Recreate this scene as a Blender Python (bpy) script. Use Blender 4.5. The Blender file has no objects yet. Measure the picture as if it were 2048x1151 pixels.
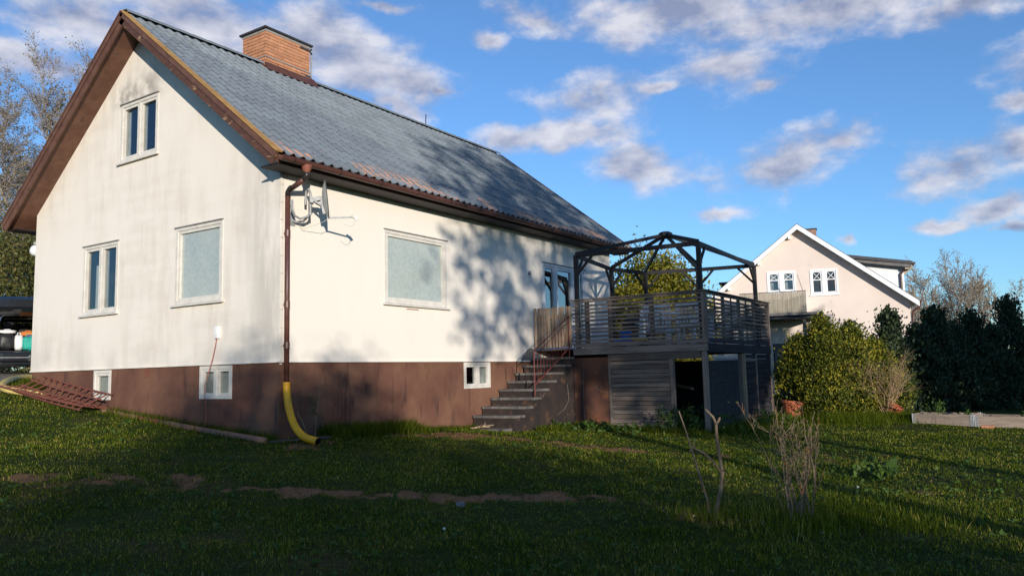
import bpy, bmesh, math, random
import numpy as np
from mathutils import Matrix, Vector

SC = bpy.context.scene
COL = SC.collection
R = math.radians
rng = np.random.default_rng(44)
random.seed(44)

# ------------------------------------------------------------------ camera
cam = bpy.data.cameras.new('camera'); cam.sensor_width = 36; cam.lens = 27.44
cam.clip_start = 0.1; cam.clip_end = 3000
camo = bpy.data.objects.new('camera', cam); COL.objects.link(camo)
CAM = Vector((-8.2337, -9.9341, -0.2608))
camo.matrix_world = Matrix(((.5565, -.0760, -.8274, CAM.x), (-.8305, -.0795, -.5513, CAM.y),
                            (-.0239, .9939, -.1074, CAM.z), (0, 0, 0, 1)))
SC.camera = camo

# ------------------------------------------------------------------ light
SUN = Vector((-.84, -1, .20)).normalized()          # direction towards the low evening sun
SUN_EL = math.asin(SUN.z)
sun = bpy.data.lights.new('sun', 'SUN'); sun.energy = 5.0; sun.angle = R(.53); sun.color = (1, .91, .785)
suno = bpy.data.objects.new('sun', sun); COL.objects.link(suno)
suno.rotation_euler = SUN.to_track_quat('Z', 'Y').to_euler(); suno.location = (-20, -26, 12)

SC.view_settings.view_transform = 'Standard'; SC.view_settings.look = 'None'
SC.view_settings.gamma = 1; SC.view_settings.exposure = 0.0; SC.view_settings.use_curve_mapping = False
SC.cycles.use_denoising = True
SC.cycles.max_bounces = 6; SC.cycles.transparent_max_bounces = 12; SC.cycles.caustics_reflective = False
SC.cycles.sample_clamp_indirect = 6

# ------------------------------------------------------------------ world: Nishita sky with procedural cumulus
W = bpy.data.worlds.new('World'); SC.world = W; W.use_nodes = True
nt = W.node_tree; nt.nodes.clear()
def N(t, kind, **k):
    n = t.nodes.new(kind)
    for a, v in k.items():
        if a == 'ins':
            for i, x in v.items(): n.inputs[i].default_value = x
        else: setattr(n, a, v)
    return n
def math_n(t, op, a=None, b=None, c=None, clamp=False):
    n = t.nodes.new('ShaderNodeMath'); n.operation = op; n.use_clamp = clamp
    for i, x in enumerate((a, b, c)):
        if x is None: continue
        if isinstance(x, (int, float)): n.inputs[i].default_value = x
        else: t.links.new(x, n.inputs[i])
    return n.outputs[0]
def maprange(t, v, a, b, c=0, d=1, smooth=True):
    n = t.nodes.new('ShaderNodeMapRange'); n.interpolation_type = 'SMOOTHSTEP' if smooth else 'LINEAR'
    t.links.new(v, n.inputs[0])
    for i, x in enumerate((a, b, c, d)): n.inputs[i + 1].default_value = x
    return n.outputs[0]
def mixc(t, f, a, b, mode='MIX'):
    n = t.nodes.new('ShaderNodeMix'); n.data_type = 'RGBA'; n.blend_type = mode
    for i, x in ((0, f), (6, a), (7, b)):
        if isinstance(x, (int, float)): n.inputs[i].default_value = x
        elif isinstance(x, tuple): n.inputs[i].default_value = (*x[:3], 1)
        else: t.links.new(x, n.inputs[i])
    return n.outputs[2]
sky = N(nt, 'ShaderNodeTexSky', sky_type='NISHITA', sun_disc=False, sun_elevation=SUN_EL,
        sun_rotation=math.atan2(SUN.x, SUN.y), altitude=100, air_density=1.0, dust_density=0.0, ozone_density=4.0)
hs = N(nt, 'ShaderNodeHueSaturation', ins={'Saturation': .94, 'Value': 1.22})
nt.links.new(mixc(nt, 1.0, sky.outputs[0], (.84, 1.06, 1.24), 'MULTIPLY'), hs.inputs['Color'])
tc = N(nt, 'ShaderNodeTexCoord'); DIR = tc.outputs['Generated']
# cumulus groups: azimuth, elevation, half width, half height, tilt (degrees)
CLOUDS = [(63.1,22.8,5.6,1.7,0),(67.2,20.1,2.1,1.0,0),(65.0,19.6,2.8,0.9,0),(54.3,23.8,8.5,2.6,-5),(45.8,22.6,6.2,2.6,-18),
 (41.0,20.9,2.8,1.6,-20),(41.8,19.2,2.7,1.0,-10),(43.2,25.9,2.4,0.4,-5),(31.4,25.0,2.6,0.9,-20),(35.1,23.8,1.3,0.6,0),
 (38.8,20.4,1.1,0.4,0),(20.9,25.1,7.1,2.0,-5),(10.8,23.5,10.4,1.6,0),(1.5,22.0,4.8,1.1,0),(17.9,20.7,3.8,1.4,0),
 (14.8,19.3,1.5,0.5,0),(22.2,19.9,2.1,0.5,0),(27.1,19.3,3.9,1.7,8),(33.2,17.1,2.7,0.9,5),(28.7,17.3,3.9,1.0,0),
 (23.8,14.5,3.4,1.3,-5),(14.1,13.8,4.8,1.4,15),(10.1,15.0,2.7,1.1,8),(18.4,10.9,2.1,0.5,0),(3.3,12.3,3.5,1.6,15),
 (-0.1,13.1,2.1,1.2,10),(1.3,9.5,2.3,0.7,5),(4.8,8.7,1.9,0.4,0),(0.5,8.3,1.1,0.3,0),(-0.4,15.8,1.2,0.5,0),(10.0,8.3,0.6,0.3,0),
 (76,21,5,1.8,0),(82,14,6,1.6,0),(-8,18,6,1.8,0),(-14,11,5,1.2,5),(90,25,7,2,0),(-24,22,7,2.2,0),(20,32,9,2.4,0),(45,36,8,3,0)]
dist = None
# slight warp so that outlines billow
wn = N(nt, 'ShaderNodeTexNoise', ins={'Scale': 26.0, 'Detail': 6.0, 'Roughness': .6}); nt.links.new(DIR, wn.inputs['Vector'])
wv = N(nt, 'ShaderNodeVectorMath', operation='MULTIPLY_ADD'); nt.links.new(wn.outputs['Color'], wv.inputs[0])
wv.inputs[1].default_value = (.035, .035, .026); nt.links.new(DIR, wv.inputs[2])
ws = N(nt, 'ShaderNodeVectorMath', operation='SUBTRACT'); nt.links.new(wv.outputs[0], ws.inputs[0]); ws.inputs[1].default_value = (.0175, .0175, .013)
for az, el, a, b, t in CLOUDS:
    az, el, t = R(az), R(el), R(t)
    c = Vector((math.cos(el) * math.cos(az), math.cos(el) * math.sin(az), math.sin(el)))
    rt = Vector((math.sin(az), -math.cos(az), 0)); up = rt.cross(c)
    t1 = rt * math.cos(t) + up * math.sin(t); t2 = -rt * math.sin(t) + up * math.cos(t)
    m = Matrix((t1, t2, t1.cross(t2))).transposed()
    mp = N(nt, 'ShaderNodeMapping', vector_type='TEXTURE')
    mp.inputs['Location'].default_value = c; mp.inputs['Rotation'].default_value = m.to_euler()
    mp.inputs['Scale'].default_value = (R(a) * 1.25, R(b) * 1.45, .5)
    nt.links.new(ws.outputs[0], mp.inputs['Vector'])
    ln = N(nt, 'ShaderNodeVectorMath', operation='LENGTH'); nt.links.new(mp.outputs[0], ln.inputs[0])
    if dist is None: dist = ln.outputs['Value']
    else:
        n = N(nt, 'ShaderNodeMath', operation='SMOOTH_MIN'); nt.links.new(dist, n.inputs[0]); nt.links.new(ln.outputs['Value'], n.inputs[1]); n.inputs[2].default_value = .25
        dist = n.outputs[0]
def sky_noise(scale, vec, det=8, rough=.58):
    n = N(nt, 'ShaderNodeTexNoise', ins={'Scale': scale, 'Detail': det, 'Roughness': rough}); nt.links.new(vec, n.inputs['Vector']); return n.outputs['Fac']
st = N(nt, 'ShaderNodeVectorMath', operation='MULTIPLY'); nt.links.new(DIR, st.inputs[0]); st.inputs[1].default_value = (1, 1, 1.9)
n1 = sky_noise(12, st.outputs[0], 10, .56)
# broken cloud cover for the rest of the sky, outside the part described above
gen = maprange(nt, sky_noise(4.2, st.outputs[0]), .48, .66, 1.6, .2)
vd = N(nt, 'ShaderNodeVectorMath', operation='DOT_PRODUCT'); nt.links.new(DIR, vd.inputs[0]); vd.inputs[1].default_value = (.79, .52, .32)
outside = maprange(nt, vd.outputs['Value'], .55, .75, 0, 2)
gen = math_n(nt, 'ADD', gen, outside)
dist = math_n(nt, 'MINIMUM', dist, gen)
den = math_n(nt, 'ADD', math_n(nt, 'SUBTRACT', 1.0, dist), math_n(nt, 'MULTIPLY', math_n(nt, 'SUBTRACT', n1, .5), 2.5))
alpha = maprange(nt, den, -.12, .78)
# self shading: thicker further up towards the light means a greyer base
of = N(nt, 'ShaderNodeVectorMath', operation='ADD'); nt.links.new(st.outputs[0], of.inputs[0]); of.inputs[1].default_value = (-.012, -.015, .035)
n2 = sky_noise(12, of.outputs[0], 10, .56)
lit = math_n(nt, 'ADD', math_n(nt, 'MULTIPLY', math_n(nt, 'SUBTRACT', n1, n2), 3.2), .52)
lit = math_n(nt, 'SUBTRACT', lit, maprange(nt, den, .45, 1.5, 0, .50), clamp=True)
ccol = mixc(nt, lit, (.29, .33, .48), (.80, .79, .85))
elev = N(nt, 'ShaderNodeSeparateXYZ'); nt.links.new(DIR, elev.inputs[0])
bg = N(nt, 'ShaderNodeBackground', ins={'Strength': .15}); nt.links.new(hs.outputs[0], bg.inputs[0])
bgc = N(nt, 'ShaderNodeBackground', ins={'Strength': 1.0}); nt.links.new(ccol, bgc.inputs[0])
ms = N(nt, 'ShaderNodeMixShader'); nt.links.new(math_n(nt, 'MULTIPLY', alpha, .90), ms.inputs[0])
nt.links.new(bg.outputs[0], ms.inputs[1]); nt.links.new(bgc.outputs[0], ms.inputs[2])
wo = N(nt, 'ShaderNodeOutputWorld'); nt.links.new(ms.outputs[0], wo.inputs[0])
W.cycles.sampling_method = 'MANUAL'; W.cycles.sample_map_resolution = 512

# ------------------------------------------------------------------ materials
def new_mat(name):
    m = bpy.data.materials.new(name); m.use_nodes = True
    t = m.node_tree; b = t.nodes['Principled BSDF']
    return m, t, b
def pos(t, stretch=(1, 1, 1)):
    g = t.nodes.new('ShaderNodeNewGeometry')
    v = t.nodes.new('ShaderNodeVectorMath'); v.operation = 'MULTIPLY'; v.inputs[1].default_value = stretch
    t.links.new(g.outputs['Position'], v.inputs[0]); return v.outputs[0]
def noise(t, vec, scale, det=4, rough=.55):
    n = t.nodes.new('ShaderNodeTexNoise'); n.inputs['Scale'].default_value = scale; n.inputs['Detail'].default_value = det
    n.inputs['Roughness'].default_value = rough; t.links.new(vec, n.inputs['Vector']); return n.outputs['Fac']
def bump(t, b, h, s=.3, d=.01):
    n = t.nodes.new('ShaderNodeBump'); n.inputs['Strength'].default_value = s; n.inputs['Distance'].default_value = d
    t.links.new(h, n.inputs['Height']); t.links.new(n.outputs[0], b.inputs['Normal'])
def pm(name, c1, c2, scale=3, rough=.7, bs=.25, stretch=(1, 1, 1), lo=.35, hi=.65, metal=0, c3=None, s3=20, lo3=.6, hi3=.7, spec=.3, bd=.008, objrand=0):
    m, t, b = new_mat(name)
    v = pos(t, stretch); n = noise(t, v, scale)
    col = mixc(t, maprange(t, n, lo, hi), c1, c2)
    if c3: col = mixc(t, maprange(t, noise(t, v, s3, 5, .6), lo3, hi3), col, c3)
    if objrand:
        oi = t.nodes.new('ShaderNodeObjectInfo')
        hsv = t.nodes.new('ShaderNodeHueSaturation'); t.links.new(col, hsv.inputs['Color'])
        t.links.new(maprange(t, oi.outputs['Random'], 0, 1, 1 - objrand, 1 + objrand, False), hsv.inputs['Value']); col = hsv.outputs[0]
    t.links.new(col, b.inputs['Base Color']); b.inputs['Roughness'].default_value = rough
    b.inputs['Metallic'].default_value = metal; b.inputs['Specular IOR Level'].default_value = spec
    if bs: bump(t, b, noise(t, v, scale * 9, 5, .6), bs, bd)
    return m
def attr(t, name):
    a = t.nodes.new('ShaderNodeAttribute'); a.attribute_name = name; return a.outputs['Fac']
def leafmat(name, c1, c2, c3, trans=.35, rough=.55, spec=.25):
    m, t, b = new_mat(name)
    r = attr(t, 'rnd')
    col = mixc(t, maprange(t, r, 0, .6, smooth=False), c1, c2); col = mixc(t, maprange(t, r, .7, 1, smooth=False), col, c3)
    t.links.new(col, b.inputs['Base Color']); b.inputs['Roughness'].default_value = rough; b.inputs['Specular IOR Level'].default_value = spec
    tr = t.nodes.new('ShaderNodeBsdfTranslucent'); t.links.new(col, tr.inputs[0])
    mx = t.nodes.new('ShaderNodeMixShader'); mx.inputs[0].default_value = trans
    t.links.new(b.outputs[0], mx.inputs[1]); t.links.new(tr.outputs[0], mx.inputs[2])
    t.links.new(mx.outputs[0], t.nodes['Material Output'].inputs[0]); return m
def glassmat(name, tint, refl=1.0, frost=None):
    m, t, b = new_mat(name); t.nodes.remove(b)
    ge = t.nodes.new('ShaderNodeNewGeometry'); dp_ = t.nodes.new('ShaderNodeVectorMath'); dp_.operation = 'DOT_PRODUCT'
    t.links.new(ge.outputs['Normal'], dp_.inputs[0]); t.links.new(ge.outputs['Incoming'], dp_.inputs[1])
    ca = math_n(t, 'ABSOLUTE', dp_.outputs['Value'])
    sch = math_n(t, 'ADD', math_n(t, 'MULTIPLY', math_n(t, 'POWER', math_n(t, 'SUBTRACT', 1.0, ca), 5.0), .95), .05)
    gl = t.nodes.new('ShaderNodeBsdfGlossy'); gl.inputs['Roughness'].default_value = .02
    tp = t.nodes.new('ShaderNodeBsdfTransparent'); tp.inputs[0].default_value = (*tint, 1)
    mx = t.nodes.new('ShaderNodeMixShader'); t.links.new(math_n(t, 'MULTIPLY', sch, refl, clamp=True), mx.inputs[0])
    t.links.new(tp.outputs[0], mx.inputs[1]); t.links.new(gl.outputs[0], mx.inputs[2])
    t.links.new(mx.outputs[0], t.nodes['Material Output'].inputs[0]); return m

M = {}
# cream render with weathering streaks
m, t, b = new_mat('cream_render')
v = pos(t); vs = pos(t, (3.0, 3.0, .35))
base = mixc(t, noise(t, v, 1.1, 3), (.83, .768, .68), (.795, .735, .655))
geo = t.nodes.new('ShaderNodeSeparateXYZ'); t.links.new(v, geo.inputs[0])
gable = maprange(t, geo.outputs['X'], .005, .12, 1, .06)              # the gable catches the driving rain
streak = maprange(t, noise(t, pos(t, (2.4, 2.4, .40)), 1.5, 6, .62), .40, .72)
grid = maprange(t, noise(t, pos(t, (.7, .7, 3.2)), 1.3, 5, .6), .38, .68)
cloudm = maprange(t, noise(t, pos(t, (.40, .40, .32)), 1.0, 3), .36, .60)
dirt = math_n(t, 'MULTIPLY', math_n(t, 'ADD', math_n(t, 'MULTIPLY', streak, .75), math_n(t, 'MULTIPLY', grid, .35)), math_n(t, 'MULTIPLY', cloudm, gable), clamp=True)
base = mixc(t, math_n(t, 'MULTIPLY', dirt, .42), base, (.50, .42, .335))
fine = maprange(t, noise(t, pos(t, (7, 7, .5)), 2.2, 5, .6), .56, .74)
base = mixc(t, math_n(t, 'MULTIPLY', math_n(t, 'MULTIPLY', fine, gable), .11), base, (.36, .31, .27))
edge = math_n(t, 'MULTIPLY', maprange(t, geo.outputs['Y'], 1.35, .1), maprange(t, noise(t, pos(t, (1.6, 1.6, .4)), 1.7, 5), .30, .62))
base = mixc(t, math_n(t, 'MULTIPLY', math_n(t, 'MULTIPLY', edge, gable), .55), base, (.36, .335, .30))
low = math_n(t, 'MULTIPLY', maprange(t, geo.outputs['Z'], 1.1, .1), maprange(t, noise(t, v, .8, 4), .40, .68))
base = mixc(t, math_n(t, 'MULTIPLY', math_n(t, 'MULTIPLY', low, gable), .35), base, (.40, .38, .34))
soot = math_n(t, 'MULTIPLY', maprange(t, geo.outputs['Z'], 5.05, 5.25), maprange(t, geo.outputs['Z'], 5.95, 5.3))
soot = math_n(t, 'MULTIPLY', soot, math_n(t, 'MULTIPLY', maprange(t, geo.outputs['Y'], 5.3, 4.6), maprange(t, geo.outputs['Y'], 3.0, 3.9)))
soot = math_n(t, 'MULTIPLY', soot, maprange(t, noise(t, v, 2.6, 5), .35, .62))
base = mixc(t, math_n(t, 'MULTIPLY', soot, .75), base, (.22, .19, .17))
t.links.new(base, b.inputs['Base Color']); b.inputs['Roughness'].default_value = .9; b.inputs['Specular IOR Level'].default_value = .15
bump(t, b, noise(t, v, 26, 8, .72), .5, .010); M['render'] = m
# brown painted plinth
m, t, b = new_mat('brown_plinth_paint')
v = pos(t); vs = pos(t, (2.2, 2.2, .5))
base = mixc(t, maprange(t, noise(t, v, 1.0, 5), .35, .7), (.135, .062, .044), (.205, .105, .066))
base = mixc(t, math_n(t, 'MULTIPLY', maprange(t, noise(t, vs, 1.7, 6, .65), .52, .72), .8), base, (.055, .030, .028))
base = mixc(t, math_n(t, 'MULTIPLY', maprange(t, noise(t, v, 9, 6, .7), .68, .76), .4), base, (.28, .19, .14))
t.links.new(base, b.inputs['Base Color']); b.inputs['Roughness'].default_value = .8; b.inputs['Specular IOR Level'].default_value = .2
bump(t, b, noise(t, v, 22, 8, .72), .8, .012); M['plinth'] = m
# grey painted clay pantiles, paint flaking near the eaves and on odd tiles
m, t, b = new_mat('grey_painted_pantile')
v = pos(t); sx = t.nodes.new('ShaderNodeSeparateXYZ'); t.links.new(v, sx.inputs[0])
oi = t.nodes.new('ShaderNodeObjectInfo'); rnd = attr(t, 'rnd')
rv = math_n(t, 'FRACT', math_n(t, 'ADD', oi.outputs['Random'], rnd))
base = mixc(t, noise(t, v, 1.2, 4), (.148, .174, .198), (.192, .218, .24))
hv = t.nodes.new('ShaderNodeHueSaturation'); t.links.new(base, hv.inputs['Color']); t.links.new(maprange(t, rv, 0, 1, .86, 1.14, False), hv.inputs['Value'])
base = mixc(t, math_n(t, 'MULTIPLY', maprange(t, noise(t, pos(t, (2, .6, .6)), 5, 6, .7), .6, .75), .35), hv.outputs[0], (.10, .11, .10))
crest = maprange(t, attr(t, 'crest'), .34, .62)
eave = maprange(t, sx.outputs['Z'], 3.68, 3.36)
patch = maprange(t, noise(t, pos(t, (.5, .9, .9)), 2.2, 3), .46, .60)
fl = math_n(t, 'MULTIPLY', math_n(t, 'MULTIPLY', eave, patch), crest)
fl = math_n(t, 'ADD', fl, math_n(t, 'MULTIPLY', maprange(t, noise(t, v, 6, 5, .7), .76, .80), .7), clamp=True)
base = mixc(t, fl, base, (.50, .27, .175))
t.links.new(base, b.inputs['Base Color']); b.inputs['Roughness'].default_value = .62; b.inputs['Specular IOR Level'].default_value = .35
bump(t, b, noise(t, v, 45, 4), .2, .004); M['tile'] = m
M['brown'] = pm('brown_woodwork', (.115, .052, .034), (.155, .075, .048), 4, .55, .25, c3=(.06, .035, .03), s3=6, lo3=.58, hi3=.75)
M['peel'] = pm('peeling_brown_board', (.11, .050, .034), (.085, .040, .03), 5, .7, .6, c3=(.34, .20, .11), s3=4.2, lo3=.57, hi3=.63, stretch=(1, .8, 2.6))
M['ochre'] = pm('ochre_weathered_strip', (.44, .255, .085), (.36, .20, .07), 4, .75, .4, c3=(.22, .14, .08), s3=10, lo3=.6, hi3=.72)
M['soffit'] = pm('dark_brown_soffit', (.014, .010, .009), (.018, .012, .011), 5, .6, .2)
M['bmetal'] = pm('brown_sheet_metal', (.085, .036, .028), (.11, .048, .036), 6, .42, .06, spec=.4)
M['bmetal_dark'] = pm('dark_plastic_elbow', (.022, .018, .018), (.03, .024, .022), 6, .28, .04, spec=.5)
M['rustred'] = pm('faded_red_outlet', (.24, .085, .055), (.2, .07, .045), 8, .6, .1)
M['white'] = pm('white_window_paint', (.70, .665, .60), (.61, .575, .515), 6, .55, .2, c3=(.45, .40, .34), s3=14, lo3=.66, hi3=.74, spec=.35)
M['white2'] = pm('clean_white_paint', (.82, .82, .82), (.76, .76, .77), 5, .5, .08)
M['dark'] = pm('painted_room_gloom', (.028, .026, .025), (.035, .033, .03), 2, .9, 0)  # near-black colour standing in for the gloom of unlit rooms
M['cloth'] = pm('pale_curtain', (.62, .60, .54), (.50, .49, .45), 8, .9, .3, stretch=(4, 4, .4))
M['glass'] = glassmat('window_glass', (.82, .85, .86), 1.6)
M['doorglass'] = glassmat('door_glass', (.55, .62, .68), 7.0)
# frosted foil with a leafy pattern
m, t, b = new_mat('patterned_privacy_glass')
v = pos(t); vo = t.nodes.new('ShaderNodeTexVoronoi'); vo.feature = 'DISTANCE_TO_EDGE'; vo.inputs['Scale'].default_value = 9
wn_ = t.nodes.new('ShaderNodeTexNoise'); wn_.inputs['Scale'].default_value = 9; t.links.new(v, wn_.inputs['Vector'])
av = t.nodes.new('ShaderNodeVectorMath'); av.operation = 'MULTIPLY_ADD'; t.links.new(wn_.outputs['Color'], av.inputs[0]); av.inputs[1].default_value = (.22, .22, .22); t.links.new(v, av.inputs[2])
t.links.new(av.outputs[0], vo.inputs['Vector'])
ln = maprange(t, vo.outputs['Distance'], .03, .16, 1, 0)
big = noise(t, v, 1.6, 3)
base = mixc(t, big, (.30, .36, .36), (.46, .49, .43))
base = mixc(t, math_n(t, 'MULTIPLY', ln, .16), base, (.70, .71, .64))
t.links.new(base, b.inputs['Base Color']); b.inputs['Roughness'].default_value = .12; b.inputs['Specular IOR Level'].default_value = .9
bump(t, b, ln, .12, .004); M['frost'] = m
M['brick'] = pm('red_brick', (.50, .235, .125), (.42, .19, .10), 7, .85, .4, c3=(.56, .33, .22), s3=18, lo3=.6, hi3=.75, objrand=.14)
M['mortar'] = pm('brick_mortar', (.34, .22, .16), (.28, .18, .13), 9, .95, .4)
M['pinkbrick'] = pm('sooty_brick', (.33, .20, .15), (.26, .155, .12), 6, .9, .3)
M['lead'] = pm('grey_lead_strip', (.30, .29, .28), (.24, .235, .23), 8, .6, .2)
M['capmetal'] = pm('dark_chimney_sheet', (.035, .036, .04), (.05, .05, .055), 5, .4, .1)
M['galv'] = pm('galvanised_steel', (.36, .365, .37), (.27, .275, .28), 12, .62, .05, metal=.25, spec=.3)
M['dishback'] = pm('pale_dish_paint', (.62, .61, .57), (.55, .54, .50), 8, .45, .05)
M['dishfront'] = pm('grey_dish_face', (.20, .205, .20), (.17, .175, .17), 8, .5, .05)
M['yellow'] = pm('yellow_ribbed_plastic', (.92, .43, .006), (.84, .37, .006), 6, .45, .05, spec=.4, c3=(.34, .20, .05), s3=7, lo3=.52, hi3=.78)
M['paleyellow'] = pm('faded_yellow_plastic', (.60, .48, .17), (.52, .40, .13), 5, .5, .05)
M['claypipe'] = pm('dusty_clay_pipe', (.27, .165, .115), (.33, .15, .09), 3, .8, .3, c3=(.17, .13, .10), s3=6, lo3=.52, hi3=.68)
M['rust'] = pm('rusty_iron', (.20, .068, .045), (.145, .05, .036), 9, .75, .3, c3=(.28, .12, .07), s3=25, lo3=.58, hi3=.7)
M['redpaint'] = pm('worn_red_iron_paint', (.19, .040, .032), (.13, .032, .028), 8, .6, .2, c3=(.10, .05, .04), s3=16, lo3=.58, hi3=.68)
M['redcord'] = pm('orange_red_cord', (.46, .12, .06), (.40, .10, .055), 5, .5, 0)
M['concrete'] = pm('weathered_concrete', (.17, .155, .14), (.10, .092, .085), 4, .9, .5, c3=(.055, .05, .047), s3=9, lo3=.52, hi3=.7)
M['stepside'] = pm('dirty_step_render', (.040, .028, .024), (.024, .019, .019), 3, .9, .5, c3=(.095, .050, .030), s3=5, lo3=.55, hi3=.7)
M['blockside'] = pm('rusty_brown_render', (.155, .062, .034), (.085, .042, .033), 1.6, .88, .5, c3=(.23, .10, .05), s3=2.4, lo3=.52, hi3=.68)
M['crack'] = pm('pale_crack_filler', (.26, .23, .20), (.19, .17, .15), 9, .95, .3)
def wood(name, c1, c2, axis, c3=(.035, .03, .028), rough=.8):
    st = {'x': (.5, 9, 9), 'y': (9, .5, 9), 'z': (9, 9, .5)}[axis]
    return pm(name, c1, c2, 2.2, rough, .6, stretch=st, c3=c3, s3=4.0, lo3=.56, hi3=.74, spec=.15, objrand=.34, bd=.006)
for ax in 'xyz':
    M['grey_' + ax] = wood('weathered_grey_timber_' + ax, (.215, .170, .140), (.135, .108, .094), ax)
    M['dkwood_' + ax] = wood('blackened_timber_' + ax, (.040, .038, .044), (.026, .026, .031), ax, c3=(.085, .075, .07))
    M['picket_' + ax] = wood('warm_bare_timber_' + ax, (.40, .285, .19), (.30, .21, .145), ax, c3=(.14, .10, .075))
M['bed_y'] = wood('bleached_pallet_board', (.30, .235, .185), (.22, .175, .14), 'y', c3=(.12, .09, .07))
M['pergola'] = pm('dark_stained_post', (.015, .014, .016), (.024, .022, .023), 5, .6, .3, stretch=(4, 4, .6))
M['wire'] = pm('dull_chain_link_wire', (.17, .17, .175), (.12, .12, .125), 12, .7, 0, metal=0)
M['blue'] = pm('blue_plastic', (.02, .17, .62), (.018, .13, .5), 4, .4, 0)
M['toyyellow'] = pm('yellow_toy_plastic', (.70, .45, .02), (.6, .4, .02), 4, .4, 0)
M['black'] = pm('black_plastic', (.018, .018, .02), (.024, .024, .026), 6, .45, .05)
M['terracotta'] = pm('terracotta_plastic', (.40, .115, .055), (.34, .095, .045), 4, .6, .1, c3=(.25, .10, .06), s3=8, lo3=.6, hi3=.75)
M['pinkrender'] = pm('pale_pink_render', (.72, .615, .545), (.67, .57, .51), .6, .9, .15, c3=(.60, .50, .45), s3=1.3, lo3=.6, hi3=.8)
M['roofdark'] = pm('dark_roof_tile', (.045, .045, .05), (.06, .06, .065), 4, .6, .3)
M['reed'] = pm('reed_screen', (.46, .41, .32), (.33, .29, .225), 3.0, .85, .5, stretch=(9, 9, .3), lo=.4, hi=.6)
M['greyframe'] = pm('grey_porch_timber', (.16, .15, .145), (.12, .115, .11), 5, .7, .2)
M['bark'] = pm('grey_brown_bark', (.36, .30, .235), (.27, .22, .17), 14, .9, .5, stretch=(1, 1, .35))
M['twig'] = pm('tan_twig', (.38, .255, .15), (.29, .19, .11), 9, .85, .3)
M['shrubbark'] = pm('pruned_shrub_bark', (.27, .19, .125), (.18, .125, .08), 10, .85, .4, c3=(.40, .17, .07), s3=5, lo3=.56, hi3=.68)
M['budtree'] = leafmat('spring_buds', (.19, .155, .07), (.26, .21, .09), (.30, .22, .12))
M['bushleaf'] = leafmat('bank_shrub_leaf', (.10, .12, .03), (.16, .16, .045), (.20, .155, .06))
M['springleaf'] = leafmat('young_yellow_leaf', (.12, .13, .014), (.21, .195, .02), (.30, .25, .03))
M['gold'] = leafmat('golden_thuja_spray', (.026, .042, .007), (.115, .138, .015), (.37, .32, .03), .3)
M['thuja'] = leafmat('dark_thuja_spray', (.028, .048, .024), (.045, .072, .034), (.075, .10, .045), .25)
M['shade'] = leafmat('dense_leaf', (.04, .07, .02), (.06, .09, .025), (.08, .10, .03), .3)
M['grass'] = leafmat('lawn_blade', (.016, .038, .003), (.155, .205, .011), (.54, .45, .11), .5, .75, .08)
M['litter'] = leafmat('dry_litter', (.16, .08, .04), (.22, .13, .065), (.34, .26, .15), .1)
M['weed'] = leafmat('weed_leaf', (.045, .09, .018), (.07, .13, .024), (.10, .16, .03), .35)
M['deadgrass'] = leafmat('dry_grass', (.10, .12, .03), (.20, .16, .07), (.26, .20, .11), .35)
# lawn soil
m, t, b = new_mat('lawn_soil')
v = pos(t); soil = attr(t, 'soil'); grav = attr(t, 'gravel')
turf = mixc(t, noise(t, v, 5, 6), (.014, .030, .004), (.030, .050, .008))
turf = mixc(t, maprange(t, noise(t, v, .9, 4), .5, .72), turf, (.060, .050, .018))
dirt = mixc(t, noise(t, v, 11, 6, .65), (.31, .145, .076), (.17, .08, .045))
dirt = mixc(t, maprange(t, noise(t, v, 55, 4), .55, .7), dirt, (.45, .25, .14))
sm = maprange(t, math_n(t, 'ADD', soil, math_n(t, 'MULTIPLY', math_n(t, 'SUBTRACT', noise(t, v, 3.4, 6, .65), .5), 1.1)), .36, .72)
col = mixc(t, sm, turf, dirt)
gcol = mixc(t, noise(t, v, 30, 6), (.33, .27, .20), (.22, .185, .145))
col = mixc(t, grav, col, gcol)
t.links.new(col, b.inputs['Base Color']); b.inputs['Roughness'].default_value = .95; b.inputs['Specular IOR Level'].default_value = .1
bump(t, b, noise(t, v, 22, 8, .7), .9, .03); M['soil'] = m
# car
m, t, b = new_mat('black_car_paint'); b.inputs['Base Color'].default_value = (.008, .009, .012, 1); b.inputs['Roughness'].default_value = .22
b.inputs['Coat Weight'].default_value = .6; M['carpaint'] = m
M['darkglass'] = glassmat('tinted_car_glass', (.05, .055, .06), 1.4)
M['chrome'] = pm('bright_trim', (.6, .6, .6), (.55, .55, .55), 5, .2, 0, metal=.9)
M['rubber'] = pm('tyre_rubber', (.02, .02, .02), (.028, .028, .028), 20, .85, .2)
M['redlens'] = pm('red_lamp_lens', (.32, .01, .012), (.25, .01, .01), 5, .2, 0)
M['teal'] = pm('teal_bag', (.02, .36, .29), (.02, .30, .25), 9, .6, .3)
M['whitebag'] = pm('white_bag', (.75, .74, .74), (.65, .65, .66), 7, .6, .3)
M['orange'] = pm('orange_cloth', (.62, .20, .04), (.5, .15, .04), 9, .8, .3)
M['purple'] = pm('purple_cloth', (.16, .05, .24), (.13, .04, .2), 9, .8, .3)
M['opal'] = pm('opal_globe', (.75, .76, .78), (.7, .71, .73), 4, .25, 0)
M['stone'] = pm('grey_stone', (.26, .25, .23), (.19, .18, .17), 12, .9, .4)

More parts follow.
